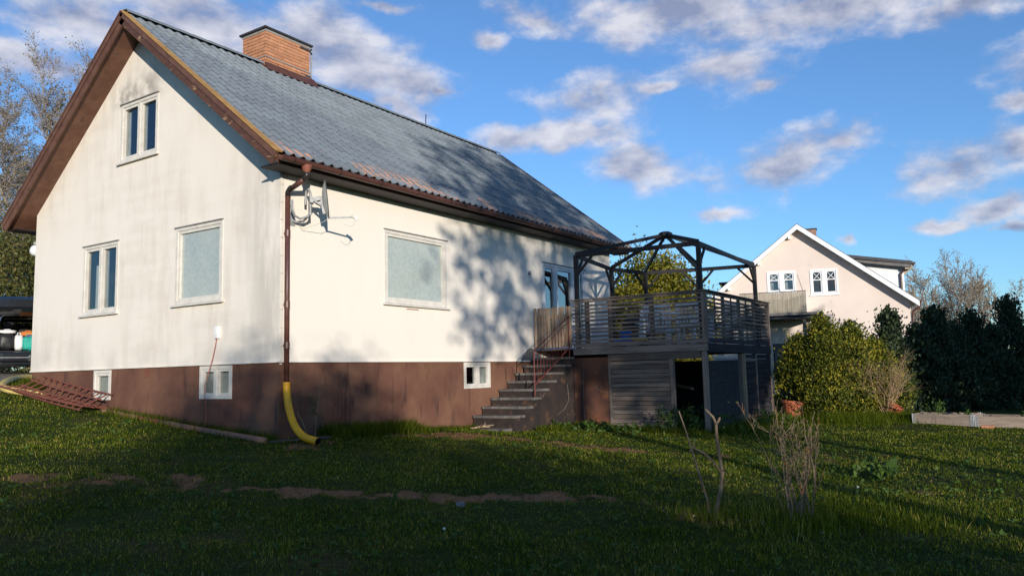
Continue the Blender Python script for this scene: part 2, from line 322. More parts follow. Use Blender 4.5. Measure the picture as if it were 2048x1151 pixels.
# ------------------------------------------------------------------ mesh helpers
ORI = {}
def fast_mesh(name, V, F):
    me = bpy.data.meshes.new(name); V = np.asarray(V, np.float32); F = np.asarray(F, np.int32)
    k = F.shape[1]; me.vertices.add(len(V)); me.vertices.foreach_set('co', V.ravel())
    me.loops.add(F.size); me.loops.foreach_set('vertex_index', F.ravel())
    me.polygons.add(len(F)); me.polygons.foreach_set('loop_start', np.arange(0, F.size, k, dtype=np.int32))
    me.update(calc_edges=True); return me
def put_attr(me, name, vals):
    a = me.attributes.new(name, 'FLOAT', 'POINT'); a.data.foreach_set('value', np.asarray(vals, np.float32))
def world_of(p): return ORI.get(p, Vector((0, 0, 0))) if p else Vector((0, 0, 0))
def tag(o, label=None, cat=None, group=None, kind=None):
    if label: o['label'] = label
    if cat: o['category'] = cat
    if group: o['group'] = group
    if kind: o['kind'] = kind
    return o
def empty(name, loc, label, cat, group=None):
    o = bpy.data.objects.new(name, None); COL.objects.link(o); o.location = loc; o.empty_display_size = .2
    ORI[o] = Vector(loc); return tag(o, label, cat, group)
def link(name, me, mat, parent=None, origin=None, smooth=False):
    """me is in world coordinates; origin (default: parent's) becomes the object's origin"""
    o = bpy.data.objects.new(name, me); COL.objects.link(o)
    if mat and not me.materials: me.materials.append(mat)
    pw = world_of(parent); og = Vector(origin) if origin is not None else (pw if parent else Vector((0, 0, 0)))
    if og.length > 0: me.transform(Matrix.Translation(-og))
    o.parent = parent; o.location = og - pw; ORI[o] = og
    if smooth: me.polygons.foreach_set('use_smooth', [True] * len(me.polygons))
    return o
def inst(name, me, parent, mat4):
    """shared mesh piece; mat4 is in world coordinates"""
    o = bpy.data.objects.new(name, me); COL.objects.link(o); o.parent = parent
    o.matrix_basis = Matrix.Translation(-world_of(parent)) @ mat4
    ORI[o] = mat4.translation.copy(); return o

class MB:
    def __init__(s, T=None): s.v = []; s.f = []; s.T = T
    def add(s, vs, fs):
        n = len(s.v)
        s.v += [tuple(s.T(*p)) if s.T else tuple(p) for p in vs]
        s.f += [tuple(i + n for i in f) for f in fs]; return s
    def box(s, x0, x1, y0, y1, z0, z1):
        return s.add([(x, y, z) for z in (z0, z1) for y in (y0, y1) for x in (x0, x1)],
                     [(0, 2, 3, 1), (4, 5, 7, 6), (0, 1, 5, 4), (2, 6, 7, 3), (0, 4, 6, 2), (1, 3, 7, 5)])
    def bar(s, p, q, w, h, up=(0, 0, 1)):
        p = Vector(p); q = Vector(q); d = (q - p).normalized(); up = Vector(up)
        if abs(d.dot(up)) > .98: up = Vector((1, 0, 0))
        a = d.cross(up).normalized() * w / 2; c = a.cross(d).normalized() * h / 2
        vs = [e + sa * a + sc * c for e in (p, q) for sa, sc in ((-1, -1), (1, -1), (1, 1), (-1, 1))]
        return s.add(vs, [(0, 3, 2, 1), (4, 5, 6, 7)] + [(i, (i + 1) % 4, 4 + (i + 1) % 4, 4 + i) for i in range(4)])
    def tube(s, pts, r, k=8, cap=True):
        pts = [Vector(p) for p in pts]; rs = r if isinstance(r, (list, tuple)) else [r] * len(pts)
        n = len(pts); vs = []; prev = None
        for i, p in enumerate(pts):
            d = (pts[min(i + 1, n - 1)] - pts[max(i - 1, 0)]).normalized()
            if prev is None:
                a = d.cross(Vector((0, 0, 1)) if abs(d.z) < .9 else Vector((1, 0, 0))).normalized()
            else: a = (prev - d * prev.dot(d)).normalized()
            prev = a; b_ = d.cross(a)
            vs += [p + (a * math.cos(2 * math.pi * j / k) + b_ * math.sin(2 * math.pi * j / k)) * rs[i] for j in range(k)]
        fs = [(i * k + j, i * k + (j + 1) % k, (i + 1) * k + (j + 1) % k, (i + 1) * k + j) for i in range(n - 1) for j in range(k)]
        if cap: fs += [tuple(range(k - 1, -1, -1)), tuple((n - 1) * k + j for j in range(k))]
        return s.add(vs, fs)
    def prism(s, poly, a, b):
        """poly: list of 3d points (one end), extruded by vector from a to b offsets"""
        n = len(poly); a = Vector(a); b = Vector(b)
        vs = [Vector(p) + a for p in poly] + [Vector(p) + b for p in poly]
        return s.add(vs, [tuple(range(n - 1, -1, -1)), tuple(range(n, 2 * n))] + [(i, (i + 1) % n, n + (i + 1) % n, n + i) for i in range(n)])
    def lathe(s, prof, c, k=16, axis=None):
        vs = []; c = Vector(c)
        rot = Vector(axis).to_track_quat('Z', 'Y').to_matrix() if axis is not None else Matrix.Identity(3)
        for r_, z in prof: vs += [c + rot @ Vector((r_ * math.cos(2 * math.pi * j / k), r_ * math.sin(2 * math.pi * j / k), z)) for j in range(k)]
        n = len(prof)
        return s.add(vs, [(i * k + j, i * k + (j + 1) % k, (i + 1) * k + (j + 1) % k, (i + 1) * k + j) for i in range(n - 1) for j in range(k)])
    def mesh(s, name, recalc=True, bevel=0):
        me = bpy.data.meshes.new(name); me.from_pydata([tuple(v) for v in s.v], [], s.f)
        if recalc or bevel:
            bm = bmesh.new(); bm.from_mesh(me); bmesh.ops.recalc_face_normals(bm, faces=bm.faces[:])
            if bevel:
                bmesh.ops.bevel(bm, geom=[e for e in bm.edges if len(e.link_faces) == 2 and e.calc_face_angle(0) > .5], offset=bevel, segments=2, affect='EDGES', profile=.5)
            bm.to_mesh(me); bm.free()
        me.update(); return me
    def build(s, name, mat, parent=None, origin=None, smooth=False, bevel=0):
        return link(name, s.mesh(name, True, bevel), mat, parent, origin, smooth)

def lerp(a, b, t): return a + (b - a) * t
def xf(loc, rz=0, rx=0, ry=0): return Matrix.Translation(loc) @ Matrix.Rotation(rz, 4, 'Z') @ Matrix.Rotation(ry, 4, 'Y') @ Matrix.Rotation(rx, 4, 'X')

# ------------------------------------------------------------------ terrain
GC = np.array([(0,0,-1.23),(0,8,-.3),(0,6.7,-.54),(0,4.7,-.84),(0,3,-1.0),(0,1.3,-1.14),(.85,0,-1.22),(3.5,0,-1.31),(5,0,-1.38),
 (7.5,-1.1,-1.5),(7.5,-4.2,-1.59),(12.2,-4.2,-1.56),(12,0,-1.5),(-8.2,-9.9,-1.85),(-6,14,.0),(-2,16,.1),(1.6,13,.03),(2,20,.2),
 (-14,6,-.6),(-4,4,-.95),(-3,8,-.45),(-3,-5,-1.62),(3,-8,-1.78),(0,-13,-1.9),(9,-10,-1.72),(14,-12,-1.72),(20,-6,-1.65),(28,-2,-1.7),
 (-25,-20,-1.9),(0,-35,-1.9),(40,-40,-1.9),(60,20,-1.7),(30,40,.3),(-30,40,1.0),(5,9,-.3),(12,9,-.6),(-60,0,-.8)], float)
_r = np.sqrt(((GC[:, None, :2] - GC[None, :, :2]) ** 2).sum(-1) + .25)
_n = len(GC); _m = np.ones((_n + 1, _n + 1)); _m[:_n, :_n] = _r; _m[_n, _n] = 0
_w = np.linalg.solve(_m, np.append(GC[:, 2], 0))
def gz(x, y):
    x = np.asarray(x, float); y = np.asarray(y, float); z = np.full(x.shape, _w[_n])
    for i in range(_n): z = z + _w[i] * np.sqrt((x - GC[i, 0]) ** 2 + (y - GC[i, 1]) ** 2 + .25)
    d = np.hypot(x - 5, y); k = np.clip((d - 60) / 60, 0, 1)
    return z * (1 - k) + (-1.2) * k
def G(x, y): return float(gz(np.array(x), np.array(y)))
def hsh(x, y, s):      # cheap smooth value noise
    v = 0
    for o, a in ((1, .5), (2.1, .3), (4.3, .2)):
        v = v + a * np.sin(x * s * o * 1.7 + 1.3 * np.sin(y * s * o * 1.1 + o)) * np.cos(y * s * o * 1.9 + 1.1 * np.sin(x * s * o * .9 + 2 * o))
    return v
def lerp_(a, b, t): return a + (b - a) * t
# worn trench lines: ragged chains of bare patches (path, spread, mean radius, strength, share left bare)
SPOTS = [(-.1, -.75, .55, .7), (.5, -.45, .5, .5), (-.55, -7.1, .45, .9), (-.2, -7.8, .5, .5), (2.6, -8.7, .8, .45), (4.6, -7.4, .7, .5), (-2.6, -6.0, .8, .35), (-4.2, -1.4, 1.1, .4), (8.2, -9.6, .7, .4)]
_rs = random.Random(12)
for path, sd, mr, kk, share in (([(-5.4, 1.9), (-3.67, -.54), (-2.9, -2.0)], .18, .27, .78, .9), ([(-2.75, -2.5), (-2.1, -3.45), (-1.62, -4.12), (-1.2, -4.75), (-.72, -5.25), (-.1, -5.85)], .11, .22, .93, .9),
                                ([(2.2, -.35), (3.2, -.70), (3.9, -1.5)], .18, .40, 1.0, 1.0), ([(3.9, -1.7), (3.65, -3.2), (3.75, -4.6)], .16, .29, .92, 1.0), ([(3.9, -4.9), (4.5, -6.2), (5.6, -7.4)], .2, .22, .66, .8)):
    for (ax, ay), (bx, by) in zip(path[:-1], path[1:]):
        ln_ = math.hypot(bx - ax, by - ay)
        for q in range(int(ln_ / .075)):
            if _rs.random() > share: continue
            t_ = _rs.random(); SPOTS.append((lerp_(ax, bx, t_) + _rs.gauss(0, sd), lerp_(ay, by, t_) + _rs.gauss(0, sd), mr * _rs.uniform(.45, 1.35), kk * _rs.uniform(.7, 1.05)))
def soil_at(x, y):
    s = np.zeros(np.shape(x))
    for cx, cy, r_, k in SPOTS: s = np.maximum(s, k * np.clip(1.2 - np.hypot(x - cx, y - cy) / r_, 0, 1))
    s = np.clip(s + (s > 0) * (.22 * hsh(x, y, 4.3) + .14 * hsh(x, y, 9.)), 0, 1)
    return s
def gravel_at(x, y): return np.clip((y - 9.0 + .35 * x + .4 * hsh(x, y, .8)) / .5, 0, 1) * np.clip((21 - y) / 2, 0, 1) * (x < 9)
ax_x = np.concatenate([-400 + np.arange(0, 18) * 20, np.arange(-36, -11, 2.), np.arange(-11, 15, .13), np.arange(15, 45, 1.5), np.arange(45, 420, 22)])
ax_y = np.concatenate([-400 + np.arange(0, 18) * 20, np.arange(-38, -11.5, 2.), np.arange(-11.5, 10, .13), np.arange(10, 45, 1.5), np.arange(45, 420, 22)])
gx, gy = np.meshgrid(ax_x, ax_y); ggz = gz(gx, gy)
near = (np.hypot(gx, gy) < 30)
so = soil_at(gx, gy)
ggz = ggz + near * (.018 * hsh(gx, gy, 1.3) + .012 * hsh(gx + 5, gy, 4.1)) + so * (.05 * hsh(gx, gy, 5.) + .03 * hsh(gx, gy, 11.) - .02)
nx, ny = len(ax_x), len(ax_y); ii = np.arange(nx * ny).reshape(ny, nx)
me = fast_mesh('ground', np.stack([gx, gy, ggz], -1).reshape(-1, 3), np.stack([ii[:-1, :-1], ii[:-1, 1:], ii[1:, 1:], ii[1:, :-1]], -1).reshape(-1, 4))
put_attr(me, 'soil', so.ravel()); put_attr(me, 'gravel', gravel_at(gx, gy).ravel())
tag(link('ground', me, M['soil'], smooth=True), 'mown lawn with bare soil strips around the house', 'lawn', kind='structure')

# ------------------------------------------------------------------ main house
LW, WG = 11.745, 8.0            # length of the long wall, width of the gable
EO, VO = .444, .457             # eaves and verge overhang
ZE, ZR = 3.221, 6.724
SL = (ZR - ZE) / (WG / 2 + EO)  # roof slope
def roofz(y): return ZE + (min(y, WG - y) + EO) * SL
house = empty('main_house', (LW / 2, WG / 2, -1.4), 'cream rendered one and a half storey house with brown plinth and grey tiled roof', 'house')
TG = lambda u, v, w: (-v, u, w)      # gable wall: u = Y, v = outwards, w = up
TL = lambda u, v, w: (u, -v, w)      # long wall:  u = X
def wall_sheet(mb, u0, u1, zb, ztop, holes, v=0, reveal=.14):
    """outer skin with openings; ztop may be a function of u"""
    zt = ztop if callable(ztop) else (lambda u: ztop)
    cuts = sorted({u0, u1, *[h[0] for h in holes], *[h[1] for h in holes], *([WG / 2] if callable(ztop) else [])})
    for a, c in zip(cuts[:-1], cuts[1:]):
        z = zb
        for h in sorted([h for h in holes if h[0] <= a + 1e-6 and h[1] >= c - 1e-6], key=lambda h: h[2]):
            mb.add([(a, v, z), (c, v, z), (c, v, h[2]), (a, v, h[2])], [(0, 1, 2, 3)]); z = h[3]
        mb.add([(a, v, z), (c, v, z), (c, v, zt(c)), (a, v, zt(a))], [(0, 1, 2, 3)])
    for a, c, z0, z1 in holes:
        w = v - reveal
        mb.add([(a, v, z0), (c, v, z0), (c, w, z0), (a, w, z0)], [(0, 1, 2, 3)]); mb.add([(a, v, z1), (c, v, z1), (c, w, z1), (a, w, z1)], [(0, 1, 2, 3)])
        mb.add([(a, v, z0), (a, v, z1), (a, w, z1), (a, w, z0)], [(0, 1, 2, 3)]); mb.add([(c, v, z0), (c, v, z1), (c, w, z1), (c, w, z0)], [(0, 1, 2, 3)])
GW1 = (4.70, 5.97, 1.08, 2.46); GW2 = (1.465, 2.815, 1.08, 2.46); GWU = (3.476, 4.743, 4.0, 5.165)
LW1 = (2.414, 4.257, 1.08, 2.45); LDO = (8.03, 10.22, .27, 2.41)
rz = lambda u: roofz(u) - .17
w = MB(TG); wall_sheet(w, 0, WG, 0, rz, [GW1, GW2, GWU])
w2 = MB(TL); wall_sheet(w2, 0, LW, 0, 3.3, [LW1, LDO])
w.v += []; n = len(w.v); w.v += w2.v; w.f += [tuple(i + n for i in f) for f in w2.f]
w3 = MB(lambda u, v, z: (LW + v, u, z)); wall_sheet(w3, 0, WG, 0, rz, []); n = len(w.v); w.v += w3.v; w.f += [tuple(i + n for i in f) for f in w3.f]
w4 = MB(lambda u, v, z: (u, WG + v, z)); wall_sheet(w4, 0, LW, 0, 3.3, []); n = len(w.v); w.v += w4.v; w.f += [tuple(i + n for i in f) for f in w4.f]
me = bpy.data.meshes.new('wall'); me.from_pydata(w.v, [], w.f); wall = link('wall', me, M['render'], house)
mb = MB(); mb.box(-.022, LW + .022, -.022, WG + .022, -.018, 0.004); 
# thin drip edge under the render, made as four strips so that it never lies inside the openings
mb = MB()
mb.box(-.022, 0.0, -.022, WG, -.016, .006); mb.box(0, LW, -.022, 0.0, -.016, .006)
mb.build('drip_edge', M['render'], wall)
PG1 = (4.864, 5.474, -.60, -.03); PG2 = (1.19, 2.065, -.585, -.03); PL1 = (4.812, 5.756, -.575, -.03)
pl = MB(TG); wall_sheet(pl, .02, WG - .02, -2.3, -.004, [PG1, PG2], -.02, .12)
p2 = MB(TL); wall_sheet(p2, .02, LW - .02, -2.3, -.004, [PL1], -.02, .12); n = len(pl.v); pl.v += p2.v; pl.f += [tuple(i + n for i in f) for f in p2.f]
p3 = MB(); p3.add([(LW - .02, .02, -2.3), (LW - .02, WG - .02, -2.3), (LW - .02, WG - .02, -.004), (LW - .02, .02, -.004)], [(0, 1, 2, 3)])
p3.add([(.02, WG - .02, -2.3), (LW - .02, WG - .02, -2.3), (LW - .02, WG - .02, -.004), (.02, WG - .02, -.004)], [(0, 1, 2, 3)])
n = len(pl.v); pl.v += p3.v; pl.f += [tuple(i + n for i in f) for f in p3.f]
me = bpy.data.meshes.new('plinth'); me.from_pydata(pl.v, [], pl.f); plinth = link('plinth', me, M['plinth'], house)
MB().box(1.0, LW - 1.0, .95, WG - .95, -1.2, 3.2).build('room_dark_filler', M['dark'], house)  # dark backing block behind the panes, paints the unlit rooms
mb = MB(); mb.prism([(1.0, 1.6, 3.25), (1.0, WG - 1.6, 3.25), (1.0, WG / 2, 5.9)], (0, 0, 0), (LW - 2, 0, 0)); mb.build('attic_dark_filler', M['dark'], house)  # same dark filler for the attic, gloom put into its colour
for u, z in ((3.65, -.10), ):
    mb = MB(TG)
    for i in range(5): mb.box(u - .07, u + .07, -.018, -.006, z - .08 + i * .03, z - .062 + i * .03)
    mb.build('vent', M['rustred'], house)
mb = MB(TL)
for i in range(5): mb.box(3.55, 3.69, -.018, -.006, -.17 + i * .03, -.152 + i * .03)
mb.build('vent', M['plinth'], house)

def make_window(T, u0, u1, z0, z1, splits, glass, sash=.05, frame=.055, name='window', curtains=(), sill=True, depth=-.02, mat='white', head=True, hid=.0):
    """frame, sashes, panes, sill and flashing; splits = inner mullion positions (fraction)"""
    d = depth
    fr = MB(T); f = frame
    fr.box(u0, u0 + f, d - .10, d + .03, z0, z1); fr.box(u1 - f, u1, d - .10, d + .03, z0, z1)
    fr.box(u0 + f, u1 - f, d - .10, d + .03, z0, z0 + f); fr.box(u0 + f, u1 - f, d - .10, d + .03, z1 - f, z1)
    ed = [u0 + f] + [lerp(u0, u1, s) for s in splits] + [u1 - f]
    for s in ed[1:-1]: fr.box(s - f / 2, s + f / 2, d - .10, d + .025, z0 + f, z1 - f)
    win = fr.build(name, M[mat], house)
    for i in range(len(ed) - 1):
        a = ed[i] + (f / 2 if i else 0) + .003; c = ed[i + 1] - (f / 2 if i < len(ed) - 2 else 0) - .003; q = z0 + f + .003; r_ = z1 - f - .003
        sb = MB(T); k = sash
        if k:
            sb.box(a, a + k, d - .06, d + .012, q, r_); sb.box(c - k, c, d - .06, d + .012, q, r_)
            sb.box(a + k, c - k, d - .06, d + .012, q, q + k); sb.box(a + k, c - k, d - .06, d + .012, r_ - k, r_)
            sb.build('sash', M[mat], win)
        g = MB(T); g.box(a + k, c - k, d - .035, d - .029, q + k, r_ - k); g.build('pane', M[glass], win)
    if sill:
        s = MB(T); s.add([(u0 - .06, d - .02, z0 + .012), (u1 + .06, d - .02, z0 + .012), (u1 + .06, d + .085, z0 - .018), (u0 - .06, d + .085, z0 - .018),
                          (u0 - .06, d - .02, z0 - .028), (u1 + .06, d - .02, z0 - .028), (u1 + .06, d + .085, z0 - .045), (u0 - .06, d + .085, z0 - .045)],
                         [(0, 1, 2, 3), (4, 7, 6, 5), (0, 4, 5, 1), (1, 5, 6, 2), (2, 6, 7, 3), (3, 7, 4, 0)]); s.build('sill', M['white'], win)
    if head:
        s = MB(T); s.box(u0 - .02, u1 + .02, d - .0, d + .06, z1 + .003, z1 + .02); s.build('head_flashing', M['lead'], win)
    for a, c, q, r_ in curtains:
        n = 14; vs = []; 
        for i in range(n + 1):
            x = lerp(u0, u1, lerp(a, c, i / n)); o_ = .010 * (-1) ** i
            vs += [(x, d - .085 + o_, lerp(z0, z1, q)), (x, d - .085 + o_, lerp(z0, z1, r_))]
        cb = MB(T); cb.add(vs, [(2 * i, 2 * i + 1, 2 * i + 3, 2 * i + 2) for i in range(n)]); cb.build('curtain', M['cloth'], win)
    return win
make_window(TG, *GWU, [.5], 'glass', curtains=((.86, .97, 0, 1), (.42, .48, 0, 1)))
make_window(TG, *GW1, [.5], 'glass', curtains=((.62, .76, 0, .72), (.41, .47, 0, 1)))
make_window(TG, *GW2, [], 'frost', sash=.05)
make_window(TL, *LW1, [], 'frost', sash=.05)
make_window(TG, *PG1, [], 'glass', sash=.05, curtains=((0.05, .95, 0, .95),), sill=False, head=False, depth=-.035)
make_window(TG, *PG2, [.5], 'glass', sash=.04, curtains=((.05, .45, 0, .95), (.5, .95, 0, .95)), sill=False, head=False, depth=-.035)
make_window(TL, *PL1, [.52], 'glass', sash=.04, curtains=((.53, .97, 0, 1),), sill=False, head=False, depth=-.035)
# terrace door with side lights
dw = make_window(TL, 8.03, 10.22, .27, 2.41, [.30, .70], 'doorglass', sash=.06, frame=.06, name='terrace_door', sill=False, mat='white2', head=True)
mb = MB(TL); mb.bar((8.78, .03, 1.28), (8.90, .03, 1.28), .02, .02); mb.build('handle', M['galv'], dw)
mb = MB(TL)
for i in range(46): mb.box(8.80, 9.50, -.16, -.135, .40 + i * .042, .40 + i * .042 + .010)
mb.build('blind', M['white2'], dw)
# house number plate 44
mb = MB(TL); mb.box(7.345, 7.495, 0.0, .012, 2.005, 2.155); plate = mb.build('number_plate', M['white2'], house)
for ox in (7.36, 7.425):
    mb = MB(TL); mb.bar((ox + .045, .016, 2.02), (ox + .045, .016, 2.14), .013, .006, (0, 1, 0)); mb.bar((ox + .045, .016, 2.14), (ox + .002, .016, 2.06), .012, .006, (0, 1, 0)); mb.bar((ox, .0165, 2.058), (ox + .058, .0165, 2.058), .012, .006, (0, 1, 0))
    mb.build('digit', M['black'], plate)
mb = MB(TL); mb.box(3.02, 3.37, 0, .012, .985, 1.0); mb.build('scar', M['claypipe'], house)
# bare patch of mortar where the steps meet the render
vs = [(6.98, .0, .004), (7.02, .03, .08), (7.14, .04, .17), (7.28, .045, .27), (7.44, .04, .30), (7.54, .03, .27), (7.54, .0, .004)]
mb = MB(TL); mb.add([(a, 0.004, z) for a, b_, z in vs] + [(a, b_ * .5 + .006, z * .97) for a, b_, z in vs], [tuple(range(7)), tuple(range(13, 6, -1))] + [(i, (i + 1) % 7, 7 + (i + 1) % 7, 7 + i) for i in range(7)])
mb.build('mortar_patch', M['crack'], house)

# --- roof
c_, s_ = 1 / math.hypot(1, SL), SL / math.hypot(1, SL)
SLEN = (WG / 2 + EO) / c_
rf = MB(); TH = .16
rf.prism([(-VO + .03, -EO, ZE - .045), (-VO + .03, WG / 2, ZR - .045), (-VO + .03, WG / 2, ZR - .045 - TH), (-VO + .03, -EO + .02, ZE - .045 - TH * .75)], (0, 0, 0), (LW + 2 * VO - .06, 0, 0))
rf.prism([(-VO + .03, WG + EO, ZE - .045), (-VO + .03, WG / 2, ZR - .045), (-VO + .03, WG / 2, ZR - .045 - TH), (-VO + .03, WG + EO - .02, ZE - .045 - TH * .75)], (0, 0, 0), (LW + 2 * VO - .06, 0, 0))
roof = rf.build('roof', M['brown'], house)
for y0, y1 in ((-EO + .03, -.002), (WG + .002, WG + EO - .03)):     # boxed soffits
    MB().box(-VO + .06, LW + VO - .06, y0, y1, 3.035, 3.06).build('soffit', M['soffit'], roof)
    yy = y0 if y0 < 0 else y1 - .02
    MB().box(-VO + .06, LW + VO - .06, yy, yy + .02, 3.062, 3.15).build('fascia', M['soffit'], roof)
def slope_pt(x, t, side=1, lift=0):      # t = distance up the slope from the eaves
    y = -EO + t * c_; z = ZE + t * s_
    y, z = y - lift * s_, z + lift * c_
    return (x, y if side == 1 else WG - y, z)
for xg, sgn in ((-VO, 1), (LW + VO, -1)):
    for side in (1, -1):
        mb = MB(); a = Vector(slope_pt(xg, -.05, side, -.10)); b_ = Vector(slope_pt(xg, SLEN + .0, side, -.10))
        up = Vector((0, -s_ * side, c_))
        mb.bar(a, b_, .032, .22, up); bb = mb.build('barge_board', M['peel'] if (side == 1 and sgn == 1) else M['brown'], roof)
        mb = MB(); mb.bar(a + up * .055 - Vector((.026 * sgn, 0, 0)), b_ + up * .055 - Vector((.026 * sgn, 0, 0)), .022, .085, up); mb.build('cover_board', M['brown'], roof)
        mb = MB(); mb.bar(a + up * .125 + Vector((.015 * sgn, 0, 0)), b_ + up * .125 + Vector((.015 * sgn, 0, 0)), .125, .024, up); mb.build('verge_cap', M['ochre'] if (side == 1 and sgn == 1) else M['brown'], roof)
# pantiles: one shared tile mesh, the 300 nearest are pieces of their own
TWD, TEX = .2005, .3135
xs = np.array([-.004, .012, .032, .052, .072, .098, .13, .165, .2005, .215])
def prof(x): 
    u = ((x - .042) / TWD) % 1.0; u = np.minimum(u, 1 - u)
    return np.where(u < .25, 0.033 * np.cos(u / .25 * math.pi / 2) ** 1.0, -.012 * np.sin((u - .25) / .25 * math.pi / 2))
pz = prof(xs) + .018; L_ = TEX + .06; k = len(xs)
tv = [(x, 0, z + .012) for x, z in zip(xs, pz)] + [(x, L_, z - .006) for x, z in zip(xs, pz)] + [(x, .002, z - .004) for x, z in zip(xs, pz)]
tf = [(i, i + 1, k + i + 1, k + i) for i in range(k - 1)] + [(i + 1, i, 2 * k + i, 2 * k + i + 1) for i in range(k - 1)]
crest = np.clip((pz + .012 - .018) / .052, 0, 1); crest3 = np.tile(crest, 3)
tile_me = bpy.data.meshes.new('tile'); tile_me.from_pydata(tv, [], tf); tile_me.materials.append(M['tile'])
put_attr(tile_me, 'crest', crest3); put_attr(tile_me, 'rnd', np.zeros(len(tv)))
ncol = int((LW + 2 * VO - .06) / TWD); nrow = int((SLEN - .05) / TEX) + 1
allt = []
for side in (1, -1):
    for i in range(ncol):
        for j in range(nrow):
            x = -VO + .06 + i * TWD; tt = -.045 + j * TEX
            p_ = Vector(slope_pt(x, tt, side, -.012))
            # local axes: x along ridge, y up slope, z normal
            ux = Vector((1, 0, 0)); uy = Vector((0, c_ * side, s_)); uz = Vector((0, -s_ * side, c_))
            if side == -1: p_ = p_ + ux * TWD; ux = -ux
            m4 = Matrix(((ux.x, uy.x, uz.x, p_.x), (ux.y, uy.y, uz.y, p_.y), (ux.z, uy.z, uz.z, p_.z), (0, 0, 0, 1)))
            jit = Matrix.Translation((random.uniform(-.003, .003), random.uniform(-.008, .008), random.uniform(0, .004))) @ Matrix.Rotation(random.uniform(-.012, .012), 4, 'Z')
            allt.append(((p_ - CAM).length + (100 if side == -1 else 0), m4 @ jit))
allt.sort(key=lambda q: q[0])
for d_, m4 in allt[:300]: inst('tile', tile_me, roof, m4)
tvn = np.c_[np.array(tv), np.ones(len(tv))]; far = np.array([np.array(m4) for _, m4 in allt[300:]])
V = np.einsum('nij,kj->nki', far, tvn)[..., :3].reshape(-1, 3)
F = (np.array(tf)[None] + (np.arange(len(far)) * len(tv))[:, None, None]).reshape(-1, 4)
me = fast_mesh('tiles', V, F); put_attr(me, 'crest', np.tile(crest3, len(far))); put_attr(me, 'rnd', np.repeat(rng.random(len(far)), len(tv)))
tag(link('tile_field', me, M['tile'], roof), kind='stuff')
# ridge tiles
prf = [(.145 * math.sin(a), .075 * math.cos(a)) for a in np.linspace(-1.75, 1.75, 9)]
rv_ = [(0, a, z) for a, z in prf] + [(.40, a * .93, z * .93) for a, z in prf] + [(0, a * .86, z * .8 - .004) for a, z in prf]
ridge_me = bpy.data.meshes.new('ridge_tile'); ridge_me.from_pydata(rv_, [], [(i, i + 1, 9 + i + 1, 9 + i) for i in range(8)] + [(i + 1, i, 18 + i, 18 + i + 1) for i in range(8)])
ridge_me.materials.append(M['tile']); put_attr(ridge_me, 'crest', np.zeros(27)); put_attr(ridge_me, 'rnd', np.zeros(27))
CX0, CX1, CY0, CY1 = 2.75, 4.03, 3.86, 4.66
i = 0; x = -VO + .02
while x < LW + VO - .3:
    if not (CX0 - .33 < x < CX1 - .02): inst('ridge_tile', ridge_me, roof, Matrix.Translation((x, WG / 2, ZR + .0)))
    x += .355
# ridge hook
mb = MB(); mb.tube([(8.45, 4, 6.7), (8.45, 4, 6.98), (8.43, 3.97, 7.05), (8.38, 3.93, 7.07), (8.34, 3.90, 7.03), (8.33, 3.89, 6.97)], .014, 6); mb.build('roof_hook', M['capmetal'], house)

# --- chimney of individual bricks
core = MB(); core.box(CX0 + .012, CX1 - .012, CY0 + .012, CY1 - .012, 6.2, 7.53); chim = core.build('chimney', M['mortar'], house)
bh, bl, bw, jt = .066, .247, .11, .011
def brick_mesh(L): 
    q = MB(); q.box(0, L, 0, .06, 0, bh); return q.mesh('brick', True, .004)
bm_full = brick_mesh(bl); bm_half = brick_mesh((bl - jt) / 2)
for q in (bm_full, bm_half): q.materials.append(M['brick'])
def course(p0, du, dn, length, z, off):
    u = 0.0; first = True
    while u < length - .02:
        half = (first and off)
        me_ = bm_half if half else bm_full; Lq = (bl - jt) / 2 if half else bl
        sx_ = 1.0
        if u + Lq > length: sx_ = (length - u) / Lq
        if sx_ > .15:
            o_ = p0 + du * u; o_.z = z
            jitn = random.uniform(-.003, .003)
            m4 = Matrix(((du.x, dn.x, 0, o_.x + dn.x * jitn), (du.y, dn.y, 0, o_.y + dn.y * jitn), (0, 0, 1, z), (0, 0, 0, 1)))
            inst('brick', me_, chim, m4 @ Matrix.Diagonal((sx_, 1, 1, 1)))
        u += Lq + jt; first = False
z = 6.50; j = 0
while z < 7.46:
    o = j % 2
    g = .02 if z < 6.86 else 0
    course(Vector((CX0 - g, CY0 - g, 0)), Vector((1, 0, 0)), Vector((0, 1, 0)), CX1 - CX0 + 2 * g, z, o)
    course(Vector((CX0 - g, CY1 + g, 0)), Vector((0, -1, 0)), Vector((1, 0, 0)), CY1 - CY0 + 2 * g - .062, z, 1 - o)
    course(Vector((CX1 + g, CY0 - g + .062, 0)), Vector((0, 1, 0)), Vector((-1, 0, 0)), CY1 - CY0 + 2 * g - .062, z, 1 - o)
    course(Vector((CX1 + g - .062, CY1 + g, 0)), Vector((-1, 0, 0)), Vector((0, -1, 0)), CX1 - CX0 + 2 * g - .124, z, o)
    z += bh + jt; j += 1
g = .024; za = 6.885
mb = MB(); mb.box(CX0 - g, CX1 + g, CY0 - g, CY1 + g, za, za + .022); mb.build('lead_strip', M['lead'], chim)
mb = MB(); mb.box(CX0 - .01, CX1 + .01, CY0 - .01, CY1 + .01, 7.49, 7.535); mb.build('cap_course', M['lead'], chim)
mb = MB(); h0 = 7.545
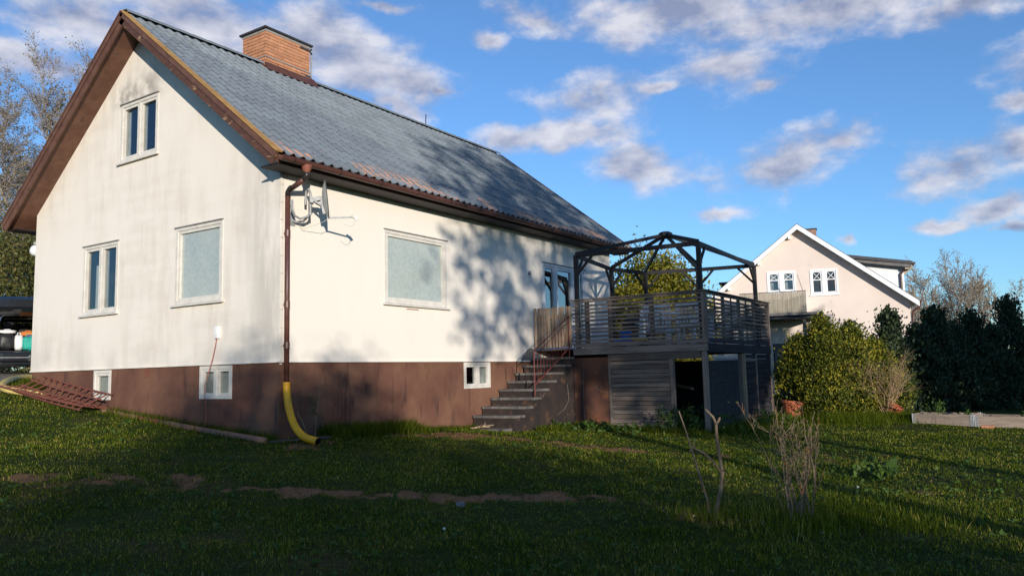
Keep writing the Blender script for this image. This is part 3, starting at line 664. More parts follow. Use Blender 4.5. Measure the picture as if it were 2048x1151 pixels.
mb.add([(CX0 - .06, CY0 - .06, h0), (CX1 + .06, CY0 - .06, h0), (CX1 + .06, CY1 + .06, h0), (CX0 - .06, CY1 + .06, h0), (CX0 - .06, CY0 - .06, h0 + .04), (CX1 + .06, CY0 - .06, h0 + .04), (CX1 + .06, CY1 + .06, h0 + .04), (CX0 - .06, CY1 + .06, h0 + .04), (lerp(CX0, CX1, .5), lerp(CY0, CY1, .5), h0 + .08)],
       [(0, 3, 2, 1), (0, 1, 5, 4), (1, 2, 6, 5), (2, 3, 7, 6), (3, 0, 4, 7), (4, 5, 8), (5, 6, 8), (6, 7, 8), (7, 4, 8)]); mb.build('cap', M['capmetal'], chim)
# sheet metal skirt that follows both slopes
for side in (1, -1):
    yy = CY0 if side == 1 else WG - CY1
    a = (yy + EO) / c_
    mb = MB(); q0 = [slope_pt(CX0 - .09, a - .17, side, .062), slope_pt(CX1 + .12, a - .17, side, .062), slope_pt(CX1 + .09, a + .04, side, .14), slope_pt(CX0 - .06, a + .04, side, .14)]
    mb.add(q0 + [(p[0], p[1], p[2] - .015) for p in q0], [(0, 1, 2, 3), (7, 6, 5, 4), (0, 4, 5, 1), (1, 5, 6, 2), (2, 6, 7, 3), (3, 7, 4, 0)]); mb.build('flashing', M['bmetal'], chim)
for x0_, x1_ in ((CX0 - .11, CX0 - .03), (CX1 + .03, CX1 + .14)):
    mb = MB(); mb.prism([(x0_, CY0 - .13, roofz(CY0 - .13) + .075), (x0_, 4.0, ZR + .10), (x0_, CY1 + .13, roofz(CY1 + .13) + .075), (x0_, CY1 + .13, roofz(CY1 + .13) + .055), (x0_, 4.0, ZR + .08), (x0_, CY0 - .13, roofz(CY0 - .13) + .055)], (0, 0, 0), (x1_ - x0_, 0, 0)); mb.build('flashing', M['bmetal'], chim)
# sweep's hand rail on the chimney side
mb = MB(); yr = CY0 + .10
mb.tube([(CX1 + .14, yr, 6.74), (CX1 + .14, yr, 7.66)], .018, 8); rail = mb.build('hand_rail', M['galv'], chim)
for zz in (6.80, 7.44):
    mb = MB(); mb.bar((CX1 - .30, CY0 - .014, zz), (CX1 + .02, CY0 - .014, zz), .008, .05); mb.bar((CX1 - .02, CY0 - .01, zz), (CX1 + .16, yr, zz), .02, .04); mb.build('bracket', M['capmetal'], chim)

# --- gutter and downpipe
GYc, GZc, GR = -EO - .075, 3.135, .068
def gutter(yc, name='gutter'):
    mb = MB(); k = 9; prof_ = [(yc + GR * math.cos(a), GZc + GR * math.sin(a)) for a in np.linspace(math.pi, 2 * math.pi, k)]
    inn = [(yc + GR * .9 * math.cos(a), GZc + GR * .9 * math.sin(a)) for a in np.linspace(2 * math.pi, math.pi, k)]
    ring = prof_ + inn; x0, x1 = -VO + .02, LW + VO - .1
    mb.prism([(x0, y, z) for y, z in ring], (0, 0, 0), (x1 - x0, 0, 0)); mb.tube([(x0, yc - GR, GZc + .004), (x1, yc - GR, GZc + .004)], .010, 6)
    return mb.build(name, M['bmetal'], house)
gut = gutter(GYc); gutter(WG + EO + .075)
for i in range(13):
    x = -.2 + i * .98; mb = MB(); mb.tube([(x, GYc + GR, GZc + .03)] + [(x, GYc + (GR + .006) * math.cos(a), GZc + (GR + .006) * math.sin(a)) for a in np.linspace(2 * math.pi, math.pi, 7)], .007, 5)
    mb.bar((x - .012, GYc + GR, GZc + .02), (x + .012, -EO + .06, GZc + .08), .02, .006); mb.build('gutter_bracket', M['bmetal_dark'], gut)
PX = .085
mb = MB(); mb.lathe([(.085, 0), (.075, -.06), (.045, -.12), (.042, -.17)], (PX, GYc, GZc - .045), 14); outl = mb.build('gutter_outlet', M['rustred'], house, smooth=True)
dp = MB(); PY = -.075
dp.tube([(PX, PY, 2.72), (PX, PY, -.37)], .042, 14); pipe = dp.build('downpipe', M['bmetal'], house, smooth=True)
mb = MB(); mb.tube([(PX, GYc, 2.99), (PX, GYc, 2.925), (PX, GYc + .03, 2.89), (PX, GYc + .06, 2.872)], .046, 14); mb.build('elbow', M['bmetal_dark'], pipe, smooth=True)
mb = MB(); mb.tube([(PX, GYc + .055, 2.875), (PX, PY - .07, 2.765)], .043, 14); mb.build('swan_neck', M['bmetal'], pipe, smooth=True)
mb = MB(); mb.tube([(PX, PY - .09, 2.785), (PX, PY - .045, 2.762), (PX, PY - .01, 2.725), (PX, PY, 2.66)], .046, 14); mb.build('elbow', M['bmetal_dark'], pipe, smooth=True)
for z in (2.05, .9, .25):
    mb = MB(); mb.tube([(PX, PY, z - .05), (PX, PY, z + .05)], .047, 14); mb.box(PX - .012, PX + .012, PY, -.0, z - .015, z + .015); mb.build('pipe_collar', M['bmetal'], pipe, smooth=False)
# cable clipped beside the downpipe
cab = MB(); cab.tube([(.02, -.016, 3.02), (.022, -.016, 2.0), (.018, -.016, 1.0), (.022, -.016, .02)], .008, 6); cable = cab.build('wall_cable', M['dishback'], house)
for i in range(11):
    z = 2.85 - i * .29; MB().box(.004, .036, -.026, 0.0, z, z + .02).build('cable_clip', M['white'], cable)

# ------------------------------------------------------------------ things on and at the house
# satellite dish
dd = Vector((.50, -.44, 2.62)); dn = Vector((.72, -.68, .10)).normalized()
dish = empty('satellite_dish', (.35, 0, 2.45), 'grey satellite dish on a bent steel bracket beside the downpipe', 'satellite dish')
du_ = Vector((0, 0, 1)) - dn * dn.z; du_.normalize(); ds_ = dn.cross(du_)
def dish_mesh(off, rr):
    vs = [dd + dn * (off)]; fs = []; K = 28
    for ri in (1 / 3, 2 / 3, 1.0):
        for j in range(K):
            a = 2 * math.pi * j / K
            vs.append(dd + ds_ * (rr * .92 * ri * math.cos(a)) + du_ * (rr * ri * math.sin(a)) + dn * (off + .075 * ri * ri))
    for j in range(K):
        fs.append((0, 1 + j, 1 + (j + 1) % K))
        for q in range(2): fs.append((1 + q * K + j, 1 + (q + 1) * K + j, 1 + (q + 1) * K + (j + 1) % K, 1 + q * K + (j + 1) % K))
    return vs, fs
mb = MB(); mb.add(*dish_mesh(0, .33)); refl = mb.build('reflector', M['dishfront'], dish, smooth=True)
mb = MB(); mb.add(*dish_mesh(-.014, .335)); mb.build('reflector_back', M['dishback'], dish, smooth=True)
bc = dd - dn * .03
mb = MB()
for sgn in (-1, 1):
    mb.bar(bc + du_ * .02 + ds_ * .05 * sgn, bc - dn * .14 + ds_ * .05 * sgn, .012, .07, du_)
    mb.bar(bc - du_ * .10 + ds_ * .04 * sgn, bc - dn * .10 - du_ * .03 + ds_ * .05 * sgn, .01, .03, du_)
mb.bar(bc - dn * .15 + ds_ * .09, bc - dn * .15 - ds_ * .09, .05, .11, du_)
mb.bar(bc - du_ * .24 + dn * .03, bc + du_ * .05, .07, .05, dn); mb.build('mount_clamp', M['galv'], dish)
mp_ = bc - dn * .17; mx, my = mp_.x, mp_.y
mb = MB(); mb.tube([(mx, my, 2.36), (mx, my, 2.72), (mx - .0, my + .04, 2.79), (mx + .02, my + .11, 2.80), (mx + .03, my + .14, 2.72), (mx + .03, my + .14, 2.55)], .021, 9)
mb.tube([(mx, my, 2.42), (mx - .02, my + .03, 2.34), (mx - .12, my + .10, 2.29), (mx - .22, my + .12, 2.33), (mx - .27, my + .12, 2.42), (mx - .28, my + .12, 2.58)], .019, 9)
mb.tube([(mx, my, 2.38), (mx - .01, -.15, 2.27), (mx - .08, -.06, 2.26), (mx - .12, -.01, 2.30)], .02, 9)
mb.box(mx - .18, mx - .06, -.012, -.001, 2.2, 2.42); mb.build('wall_bracket', M['galv'], dish, smooth=False)
la = dd - du_ * .31 + dn * .07; lb = dd + dn * .46 - du_ * .33
mb = MB(); mb.bar(la, lb, .018, .028, du_); mb.build('feed_arm', M['galv'], dish)
mb = MB(); ax_ = (dd - lb).normalized(); mb.tube([lb + ax_ * .05, lb + ax_ * .01, lb - ax_ * .04], [.030, .026, .024], 10); mb.bar(lb - ax_ * .01 + du_ * .02, lb + dn * .06 - du_ * .05, .05, .04, ds_); mb.build('feed_horn', M['dishback'], dish)
mb = MB(); q = lb + dn * .03; mb.tube([q - du_ * .04, q - du_ * .13 - dn * .04, q - du_ * .15 - dn * .12, q - du_ * .10 - dn * .19], .004, 5)
mb.tube([la, la - dn * .10 - du_ * .06, (.42, -.05, 2.16), (.30, -.012, 2.30), (.26, -.01, 2.62), (.22, -.01, 2.78)], .004, 5); mb.build('coax_cable', M['cloth'], dish)

# wall box and cord on the gable
bx = empty('socket_box', (-.01, 1.54, .43), 'small white weatherproof socket box on the gable wall', 'socket box')
MB(TG).box(1.50, 1.585, .001, .055, .43, .63).build('housing', M['white2'], bx, bevel=.006)
MB(TG).box(1.507, 1.578, .057, .065, .47, .62).build('lid', M['white2'], bx)
mb = MB(TG); mb.tube([(1.55, .035, .43), (1.56, .05, .30), (1.62, .06, .08), (1.72, .05, -.12), (1.80, .07, -.35), (1.81, .06, -.60), (1.74, .07, -.85), (1.67, .16, -1.08), (1.64, .20, G(-.2, 1.64) + .015)], .0065, 6)
tag(mb.build('extension_cord', M['redcord'], None, (-.05, 1.7, -1.1)), 'orange red cord hanging from the socket box down the plinth', 'cord')
# globe lamp past the left corner of the gable
lp = empty('wall_lamp', (.12, WG + .02, 2.45), 'round white globe lamp on the far corner of the gable', 'lamp')
mb = MB(); mb.lathe([(.001, .125), (.06, .115), (.10, .07), (.118, .0), (.10, -.07), (.06, -.11), (.001, -.12)], (.12, WG + .26, 2.66), 16); mb.build('globe', M['opal'], lp, smooth=True)
mb = MB(); mb.lathe([(.001, .06), (.055, .05), (.05, -.01)], (.12, WG + .26, 2.80), 12); mb.tube([(.12, WG + .0, 2.84), (.12, WG + .26, 2.85)], .016, 8); mb.build('arm', M['galv'], lp)

# yellow drain hoses
def hose(name, pts, r, mat, label):
    # resample the path as a smooth curve with ribs
    P = [Vector(p) for p in pts]; out = []; n = len(P)
    for i in range(n - 1):
        p0, p1, p2, p3 = P[max(i - 1, 0)], P[i], P[i + 1], P[min(i + 2, n - 1)]
        for t_ in np.linspace(0, 1, 14, endpoint=False):
            out.append(.5 * ((2 * p1) + (p2 - p0) * t_ + (2 * p0 - 5 * p1 + 4 * p2 - p3) * t_ ** 2 + (3 * p1 - p0 - 3 * p2 + p3) * t_ ** 3))
    rs = [r * (1 + (.08 if i % 2 else -.06)) for i in range(len(out))]
    e = empty(name, pts[-1], label, 'drain hose')
    mb = MB(); mb.tube(out, rs, 14, cap=False); mb.build('ribbed_tube', mat, e, smooth=True)
    mb = MB(); d_ = (out[-1] - out[-2]).normalized(); mb.tube([out[-1] - d_ * .10, out[-1] + d_ * .005], [r * .86, r * .9], 14, cap=False); mb.tube([out[-1] - d_ * .12, out[-1] - d_ * .11], r * .85, 14); mb.build('mouth', M['black'], e)
    return e
hz = G(.03, -.80)
hose('drain_hose', [(PX, PY, -.33), (PX - .005, PY - .02, -.50), (PX - .01, PY - .08, -.75), (PX - .02, PY - .22, -1.0), (PX - .04, PY - .45, -1.16), (.04, -.86, hz + .065)], .056, M['yellow'], 'bright yellow ribbed hose under the brown downpipe')
hose('drain_hose', [(1.7, 9.8, G(1.7, 9.8) + .06), (.5, 9.4, G(.5, 9.4) + .07), (-.35, 8.3, G(-.35, 8.3) + .07), (-.72, 7.55, G(-.72, 7.55) + .075), (-.60, 7.05, G(-.6, 7.05) + .07), (-.30, 6.6, G(-.3, 6.6) + .07)], .065, M['paleyellow'], 'pale yellow hose curving round the far gable corner')
# clay coloured pipe along the gable foot
pp = empty('drain_pipe', (-.15, 2.2, -1.05), 'dusty clay coloured pipe lying along the foot of the gable', 'pipe')
def gp(x, y, h): return (x, y, G(x, y) + h)
for a, b_, m_ in (((-.12, 4.9), (-.16, 3.62), 'claypipe'), ((-.15, 3.66), (-.19, 2.9), 'rust'), ((-.18, 2.95), (-.30, -.05), 'claypipe')):
    n = 8; mb = MB(); mb.tube([gp(lerp(a[0], b_[0], i / n), lerp(a[1], b_[1], i / n), .03) for i in range(n + 1)], .052, 10); mb.build('pipe_length', M[m_], pp, smooth=True)
mb = MB(); mb.bar(gp(-.25, -.12, .02), gp(1.15, -.38, .03), .09, .03); tag(mb.build('edging_plank', M['grey_x'], None, gp(.4, -.25, 0)), 'thin grey plank on bare soil below the downpipe', 'plank')
# rusty iron frames on the grass
def iron_frame(c, ang, ln, wd, tilt, label, nb, lift):
    e = empty('iron_trellis', (c[0], c[1], G(*c)), label, 'iron frame', 'rusty iron frames by the gable')
    d = Vector((math.sin(ang), -math.cos(ang), 0)); s = Vector((d.y, -d.x, 0))
    def P(a, b_): 
        p = Vector((c[0], c[1], 0)) + d * a + s * b_; return Vector((p.x, p.y, G(p.x, p.y) + lift + tilt * (b_ + wd / 2)))
    for b_ in (-wd / 2, -wd / 6, wd / 6, wd / 2):
        mb = MB(); mb.tube([P(-ln / 2 + ln * i / 6, b_) for i in range(7)], .017, 6); mb.build('rail', M['rust'], e)
    for i in range(nb):
        a = -ln / 2 + ln * (i + .5) / nb; mb = MB(); mb.tube([P(a, -wd / 2), P(a + .04, wd / 2)], .014, 6); mb.build('bar', M['rust'], e)
iron_frame((-.42, 6.15), .10, 2.9, .66, .16, 'rusty iron trellis lying flat on the lawn, lower of two', 14, .05)
iron_frame((-.38, 6.0), .02, 2.6, .60, -.42, 'rusty iron trellis tipped towards the gable wall, upper of two', 11, .34)

# plant supports and dead climber against the long wall
ps = empty('plant_support', (1.2, -.2, G(1.2, -.2)), 'rusty curled iron plant support against the brown plinth', 'plant support')
for x, h, cr in ((1.02, .60, 0), (1.10, .72, .05), (1.20, .78, -.0), (1.28, .58, .05), (1.38, .40, .05)):
    z0 = G(x, -.2); mb = MB(); pts = [(x, -.2, z0 - .05), (x, -.18, z0 + h)]
    if cr: pts += [(x + .02, -.18, z0 + h + .05), (x + .06, -.18, z0 + h + .06), (x + .09, -.18, z0 + h + .03), (x + .08, -.18, z0 + h - .01), (x + .05, -.18, z0 + h)]
    mb.tube(pts, .006, 5); mb.build('rod', M['rust'], ps)
for z in (.30, .50): mb = MB(); mb.tube([(.98, -.19, G(1, -.2) + z), (1.34, -.19, G(1.3, -.2) + z)], .005, 5); mb.build('rod', M['rust'], ps)

# ------------------------------------------------------------------ vegetation tools
def frusta(P, Q, r0, r1, k=3):
    P, Q, r0, r1 = map(np.asarray, (P, Q, r0, r1)); d = Q - P; d = d / np.maximum(np.linalg.norm(d, axis=1, keepdims=True), 1e-9)
    ref = np.where(np.abs(d[:, 2:3]) > .9, np.array([[1., 0, 0]]), np.array([[0, 0, 1.]])); a = np.cross(d, ref); a /= np.linalg.norm(a, axis=1, keepdims=True); b_ = np.cross(d, a)
    an = 2 * np.pi * np.arange(k) / k; ring = a[:, None] * np.cos(an)[None, :, None] + b_[:, None] * np.sin(an)[None, :, None]
    V = np.concatenate([P[:, None] + ring * r0[:, None, None], Q[:, None] + ring * r1[:, None, None]], 1)
    i = np.arange(k); f = np.stack([i, (i + 1) % k, k + (i + 1) % k, k + i], 1)
    F = (f[None] + (np.arange(len(P)) * 2 * k)[:, None, None]).reshape(-1, 4)
    return V.reshape(-1, 3), F
def grow(base, height, r, spread=.5, levels=4, kids=5, wander=.16, first=.25, ratio=.55, up=.10, lean=(0, 0), seg=5, rs=None, stems=None, tw_=.0015):
    """random branching skeleton -> segment arrays and twig tip points"""
    rs = rs or random; segs = []; tips = []
    def branch(p, d, L, r_, lv):
        n = seg if lv < levels else 3; pts = [p]; 
        for i in range(n):
            d = (d + Vector((rs.gauss(0, wander), rs.gauss(0, wander), rs.gauss(0, wander * .7) + up))).normalized()
            q = pts[-1] + d * (L / n); ra = r_ * (1 - .75 * i / n); rb = r_ * (1 - .75 * (i + 1) / n)
            segs.append((pts[-1], q, ra, rb, lv)); pts.append(q)
            f_ = (i + 1) / n
            if lv >= levels - 1: tips.append(q)
            if lv < levels and f_ > (first if lv == 0 else .15):
                m_ = kids / n; c = int(m_) + (rs.random() < m_ - int(m_))
                for _ in range(c):
                    a = rs.uniform(0, 2 * math.pi); o = d.orthogonal(); o.rotate(Matrix.Rotation(a, 3, d))
                    nd = (d * (1 - spread) + o * spread * rs.uniform(.7, 1.3)).normalized()
                    branch(q, nd, L * ratio * rs.uniform(.7, 1.2) * (1.15 - .4 * f_), rb * .62 + tw_, lv + 1)
        if lv < levels: branch(pts[-1], d, L * ratio * .8, max(r_ * .26, .002), lv + 1)
    if stems:
        for d_, L, r_ in stems: branch(Vector(base), Vector(d_).normalized(), L, r_, 0)
    else: branch(Vector(base), Vector((lean[0], lean[1], 1)).normalized(), height, r, 0)
    return segs, tips
def seg_mesh(name, segs, k=4):
    V, F = frusta([s[0] for s in segs], [s[1] for s in segs], np.array([s[2] for s in segs]), np.array([s[3] for s in segs]), k)
    return fast_mesh(name, V, F)
def leaf_mesh(name, C, size, aspect=.55, droop=None, var=.4, nrm=None, rnd=None):
    """one rhombic leaf at each point of C"""
    n = len(C); C = np.asarray(C); s = size * (1 + var * rng.uniform(-1, 1, n))
    a = rng.normal(size=(n, 3)); 
    if droop is not None: a = a * .55 + np.asarray(droop)
    a /= np.linalg.norm(a, axis=1, keepdims=True); b_ = np.cross(a, rng.normal(size=(n, 3)) if nrm is None else nrm + .5 * rng.normal(size=(n, 3))); b_ /= np.maximum(np.linalg.norm(b_, axis=1, keepdims=True), 1e-6)
    c = np.cross(a, b_) * .18
    A = a * s[:, None]; B = b_ * (s * aspect)[:, None] * .5
    V = np.stack([C, C + A * .5 + B + c * s[:, None], C + A, C + A * .5 - B + c * s[:, None]], 1).reshape(-1, 3)
    me = fast_mesh(name, V, np.arange(4 * n).reshape(-1, 4)); put_attr(me, 'rnd', np.repeat(rng.random(n) if rnd is None else rnd, 4)); return me
def tree(name, base, height, r, label, cat='tree', group=None, leaf=None, nleaf=0, lsize=.06, leafspread=.15, bark='bark', k=4, **kw):
    e = empty(name, base, label, cat, group)
    segs, tips = grow(base, height, r, **kw)
    # trunk and main limbs
    big = [s for s in segs if s[4] <= 1]; small = [s for s in segs if s[4] > 1]
    link('trunk', seg_mesh('trunk', big, 7), M[bark], e)
    cm = seg_mesh('branches', small, 3) if small else None
    if cm: crown = link('crown', cm, M[bark], e)
    if nleaf:
        T_ = np.array([tuple(t_) for t_ in tips]); idx = rng.integers(0, len(T_), nleaf)
        C = T_[idx] + rng.normal(size=(nleaf, 3)) * leafspread
        link('leaves', leaf_mesh('leaves', C, lsize), M[leaf], crown if cm else e)
    return e
def conifer(base, height, rad, label, n, mat, lsize=.11, group=None, cat='conifer', name='thuja', top=1.0, lumps=5, clump=1.0, sharp=0):
    e = empty(name, base, label, cat, group)
    b = Vector(base); mb = MB(); mb.tube([b - Vector((0, 0, .1)), b + Vector((0, 0, height * .5)), b + Vector((0, 0, height * .97))], [rad * .07, rad * .045, .008], 6); mb.build('trunk', M['bark'], e)
    # clumps of sprays on a lumpy cone
    nc = max(60, n // 45); h = rng.random(nc) ** .85; ang = rng.uniform(0, 2 * np.pi, nc)
    prof_ = np.minimum(1, (1 - h) * 1.75) ** .75 * (.72 + .28 * np.minimum(1, h * 5)) * top
    if sharp: prof_ = np.where(h < .55, .97 - .14 * h, .89 * np.clip((1 - h) / .45, 0, 1) ** 1.45)
    lump = 1 + .16 * np.sin(ang * lumps + h * 9) + .10 * np.sin(ang * 3 - h * 17)
    rr = rad * prof_ * lump * np.where(rng.random(nc) < .8, rng.uniform(.82, 1.06, nc), rng.uniform(.25, .8, nc))
    cc = np.stack([b.x + rr * np.cos(ang), b.y + rr * np.sin(ang), b.z + .05 + h * height * .97], 1)
    out = np.stack([np.cos(ang), np.sin(ang), np.full(nc, .75)], 1)
    idx = rng.integers(0, nc, n); cs = (.10 + .16 * rng.random(nc)) * clump * (rad / 1.0) ** .5
    C = cc[idx] + rng.normal(size=(n, 3)) * cs[idx][:, None] * np.array([1, 1, .75]) - out[idx] * .06
    C[:, 2] = np.maximum(C[:, 2], b.z + .02)
    tone = np.clip(.5 + .35 * rng.normal(size=nc)[idx] + .22 * rng.normal(size=n), 0, 1)
    # wispy leader
    nl = n // 60; hl = rng.random(nl); ll = np.stack([b.x + rng.normal(size=nl) * .05 * (1.2 - hl), b.y + rng.normal(size=nl) * .05 * (1.2 - hl), b.z + height * (.90 + .15 * hl)], 1)
    C = np.concatenate([C, ll]); dr = np.concatenate([out[idx] * .55 + np.array([0, 0, .55]), np.tile([[0, 0, 1.2]], (nl, 1))]); nr_ = np.concatenate([out[idx], rng.normal(size=(nl, 3))]); tone = np.concatenate([tone, rng.random(nl)])
    link('crown', leaf_mesh('crown', C, lsize, .5, droop=dr, rnd=tone, nrm=nr_), M[mat], e); return e
def blob_bush(name, base, rad, height, label, n, mat, lsize=.08, cat='shrub', group=None, stems=7, twigs=False, bark='bark'):
    e = empty(name, base, label, cat, group); b = Vector(base)
    st = [((random.gauss(0, .45), random.gauss(0, .45), 1), height * random.uniform(.45, .6), .025 * height / 2) for _ in range(stems)]
    segs, tips = grow(base, height, .03, stems=st, levels=2, kids=4, spread=.45, ratio=.55, wander=.14)
    link('stem', seg_mesh('stem', segs, 4), M[bark], e)
    nc = max(30, n // 40); u = rng.normal(size=(nc, 3)); u /= np.linalg.norm(u, axis=1, keepdims=True); u[:, 2] = np.abs(u[:, 2]) if False else u[:, 2]
    rr = rng.uniform(.45, 1.0, nc)[:, None] ** .6
    cc = np.array(base) + np.array([0, 0, height * .5]) + u * rr * np.array([rad, rad, height * .5]) * (1 + .15 * np.sin(u[:, :1] * 7 + u[:, 2:] * 5))
    idx = rng.integers(0, nc, n); C = cc[idx] + rng.normal(size=(n, 3)) * (.12 * max(rad, .6))
    C[:, 2] = np.maximum(C[:, 2], b.z + .03)
    tone = np.clip(.5 + .3 * rng.normal(size=nc)[idx] + .2 * rng.normal(size=n), 0, 1)
    link('leaves', leaf_mesh('leaves', C, lsize, rnd=tone), M[mat], e); return e
def g3(x, y, dz=0): return (x, y, G(x, y) + dz)

# ------------------------------------------------------------------ steps, railing and gate
stp = empty('concrete_steps', g3(6.3, -.55), 'dark weathered concrete steps climbing along the house wall to the gate', 'steps')
X0s, DX, Z1, RH = 5.06, .330, -1.136, .1712
for i in range(8):
    xa = X0s + i * DX; zt = Z1 + i * RH; y1 = -1.08
    mb = MB(); mb.box(xa - .03, 7.556 if i == 7 else xa + DX + .02, y1 - .02, -.024, zt - .055, zt); mb.build('tread', M['concrete'], stp, bevel=.010)
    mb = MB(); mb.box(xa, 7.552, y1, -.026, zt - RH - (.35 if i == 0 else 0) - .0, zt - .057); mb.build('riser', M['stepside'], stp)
ck = [(X0s + .004, -1.9)]
for i in range(8): ck += [(X0s + i * DX + .004, Z1 + i * RH - .058), (X0s + (i + 1) * DX + .004 if i < 7 else 7.55, Z1 + i * RH - .058)]
ck += [(7.55, -1.9)]
cko = MB()
for i in range(8):
    xa = X0s + i * DX + .004; xb = X0s + (i + 1) * DX + .004 if i < 7 else 7.55
    cko.box(xa, xb, -1.086, -1.081, -1.9, Z1 + i * RH - .058)
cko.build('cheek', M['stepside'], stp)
blk = MB(); blk.box(7.557, 8.6, -1.95, -.03, -1.95, .03); blk.build('landing_base', M['blockside'], stp)
for pts in ([(7.55, -1.28, .0), (7.55, -1.33, -.18), (7.55, -1.30, -.5), (7.55, -1.31, -1.5)], [(7.55, -1.30, -.36), (7.55, -1.42, -.2), (7.55, -1.55, .0)], [(7.55, -1.60, -.62), (7.55, -1.74, -.72), (7.55, -1.95, -.78)], [(7.2, -1.09, -.55), (7.25, -1.085, -.9), (7.05, -1.085, -1.1), (6.7, -1.085, -1.22)], [(6.0, -1.085, -.72), (6.12, -1.085, -.8), (6.25, -1.085, -.72)]):
    mb = MB(); mb.tube(pts, .004, 4); mb.build('crack', M['crack'], stp)
MB().box(4.75, 5.3, -1.0, -.45, G(5, -.7) - .03, G(5, -.7) + .045).build('foot_slab', M['concrete'], stp, bevel=.01)
rl = empty('stair_railing', (6.3, -1.05, -.9), 'thin red iron railing on the outer side of the concrete steps', 'railing')
ya = -1.0
def sz(x): return Z1 + (x - X0s) / DX * RH
for dz, r_ in ((.86, .012), (.74, .007)):
    mb = MB(); mb.tube([(5.95, ya, sz(5.95) + dz), (7.56, ya, sz(7.56) + dz)], r_, 7); mb.build('hand_rail' if dz > .8 else 'mid_rail', M['redpaint'], rl)
mb = MB(); mb.tube([(6.0, ya, sz(6.0) + .12), (7.56, ya, sz(7.56) + .14)], .013, 7); mb.build('bottom_rail', M['redpaint'], rl)
for x in (5.96, 7.50): mb = MB(); mb.tube([(x, ya, sz(x) - .10), (x, ya, sz(x) + .86)], .013, 7); mb.build('post', M['redpaint'], rl)
for i in range(11):
    x = 6.10 + i * .13; mb = MB(); mb.tube([(x, ya, sz(x) + .125), (x, ya, sz(x) + .74)], .005, 5); mb.build('baluster', M['redpaint'], rl)
gate = empty('picket_gate', (7.56, -.55, .25), 'bare wooden picket gate at the head of the concrete steps', 'gate')
pkm = MB()
pkm.prism([(0, -.034, 0), (0, .034, 0), (0, .034, .92)] + [(0, .034 * math.cos(a), .92 + .034 * math.sin(a)) for a in np.linspace(.3, math.pi - .3, 6)] + [(0, -.034, .92)], (-.011, 0, 0), (.011, 0, 0))
pk_me = pkm.mesh('picket'); pk_me.materials.append(M['picket_z'])
for i in range(11): inst('picket', pk_me, gate, xf((7.53, -.085 - i * .094, .285 + random.uniform(-.01, .01)), random.uniform(-.03, .03), random.uniform(-.012, .012)))
for z in (.42, .98): MB().box(7.545, 7.585, -1.06, -.04, z, z + .07).build('rail', M['picket_y'], gate)
mb = MB(); mb.bar((7.60, -1.02, .45), (7.60, -.10, .98), .07, .022, (1, 0, 0)); mb.build('brace', M['picket_y'], gate)

# ------------------------------------------------------------------ deck with shed beneath
XD, YD, XE = 7.557, -4.237, 12.17
deck = empty('raised_deck', g3(9.8, -2.2), 'raised timber deck with slatted railing above a boarded store', 'deck')
# floor planks and joists
pm_ = MB(); pm_.box(0, XE - XD - .04, 0, .115, 0, .028); plank_me = pm_.mesh('plank'); plank_me.materials.append(M['grey_x'])
for i in range(35): inst('floor_plank', plank_me, deck, Matrix.Translation((XD + .02, YD + .02 + i * .1205, .225)))
for i in range(8):
    x = XD + .5 + i * .55; MB().box(x, x + .045, YD + .03, -.05 if x > 8.65 else -1.99, .08, .222).build('joist', M['dkwood_y'], deck)
# slatted railings
def slat_side(mk, ln, mat, n=11, z0=.40, pitch=.088, seed=1):
    rs = random.Random(seed)
    me_ = MB(); me_.box(0, ln, 0, .022, 0, .045); me_ = me_.mesh('slat'); me_.materials.append(mat)
    for i in range(n): inst('slat', me_, deck, mk(z0 + i * pitch + rs.uniform(-.008, .008), rs.uniform(-.003, .003)))
YF = -1.09
slat_side(lambda z, r_: Matrix.Translation((XD - .03, YF, z)) @ Matrix.Rotation(-math.pi / 2 , 4, 'Z') @ Matrix.Rotation(r_, 4, 'Y'), abs(YD - YF) + .03, M['grey_y'], seed=3)
slat_side(lambda z, r_: Matrix.Translation((XD, YD - .028, z)) @ Matrix.Rotation(r_, 4, 'Y'), XE - XD, M['grey_x'], seed=5)
slat_side(lambda z, r_: Matrix.Translation((XE + .03, -.2, z)) @ Matrix.Rotation(-math.pi / 2, 4, 'Z') @ Matrix.Rotation(r_, 4, 'Y'), 4.05, M['grey_y'], seed=8)
def post(x0, x1, y0, y1, z0, z1, nm='post', mt='grey_z'): return MB().box(x0, x1, y0, y1, z0, z1).build(nm, M[mt], deck, bevel=.004)
for y in (YF - .10, YF - .36 , YF - .95, YF - 1.95): post(XD - .006, XD + .05, y - .05, y + .05, .26, 1.32)
post(XD - .05, XD + .045, YD - .05, YD + .055, .255, 1.335)
for x in (8.75, 9.85, 11.0): post(x, x + .1, YD - .004, YD + .05, .26, 1.32)
post(XE - .075, XE + .028, YD - .05, YD + .045, .255, 1.335)
for x in (8.2, 9.3, 10.4, 11.5): MB().box(x, x + .045, YD - .0, YD + .02, .36, 1.30).build('upright', M['dkwood_z'], deck)
for y in (-.35, -1.5, -2.7): post(XE - .05, XE + .005, y - .05, y + .05, .26, 1.32)
MB().box(XD - .07, XD + .05, YD - .07, YF + .01, 1.345, 1.372).build('cap_rail', M['grey_y'], deck)
MB().box(XD + .052, XE + .04, YD - .07, YD + .05, 1.345, 1.372).build('cap_rail', M['grey_x'], deck)
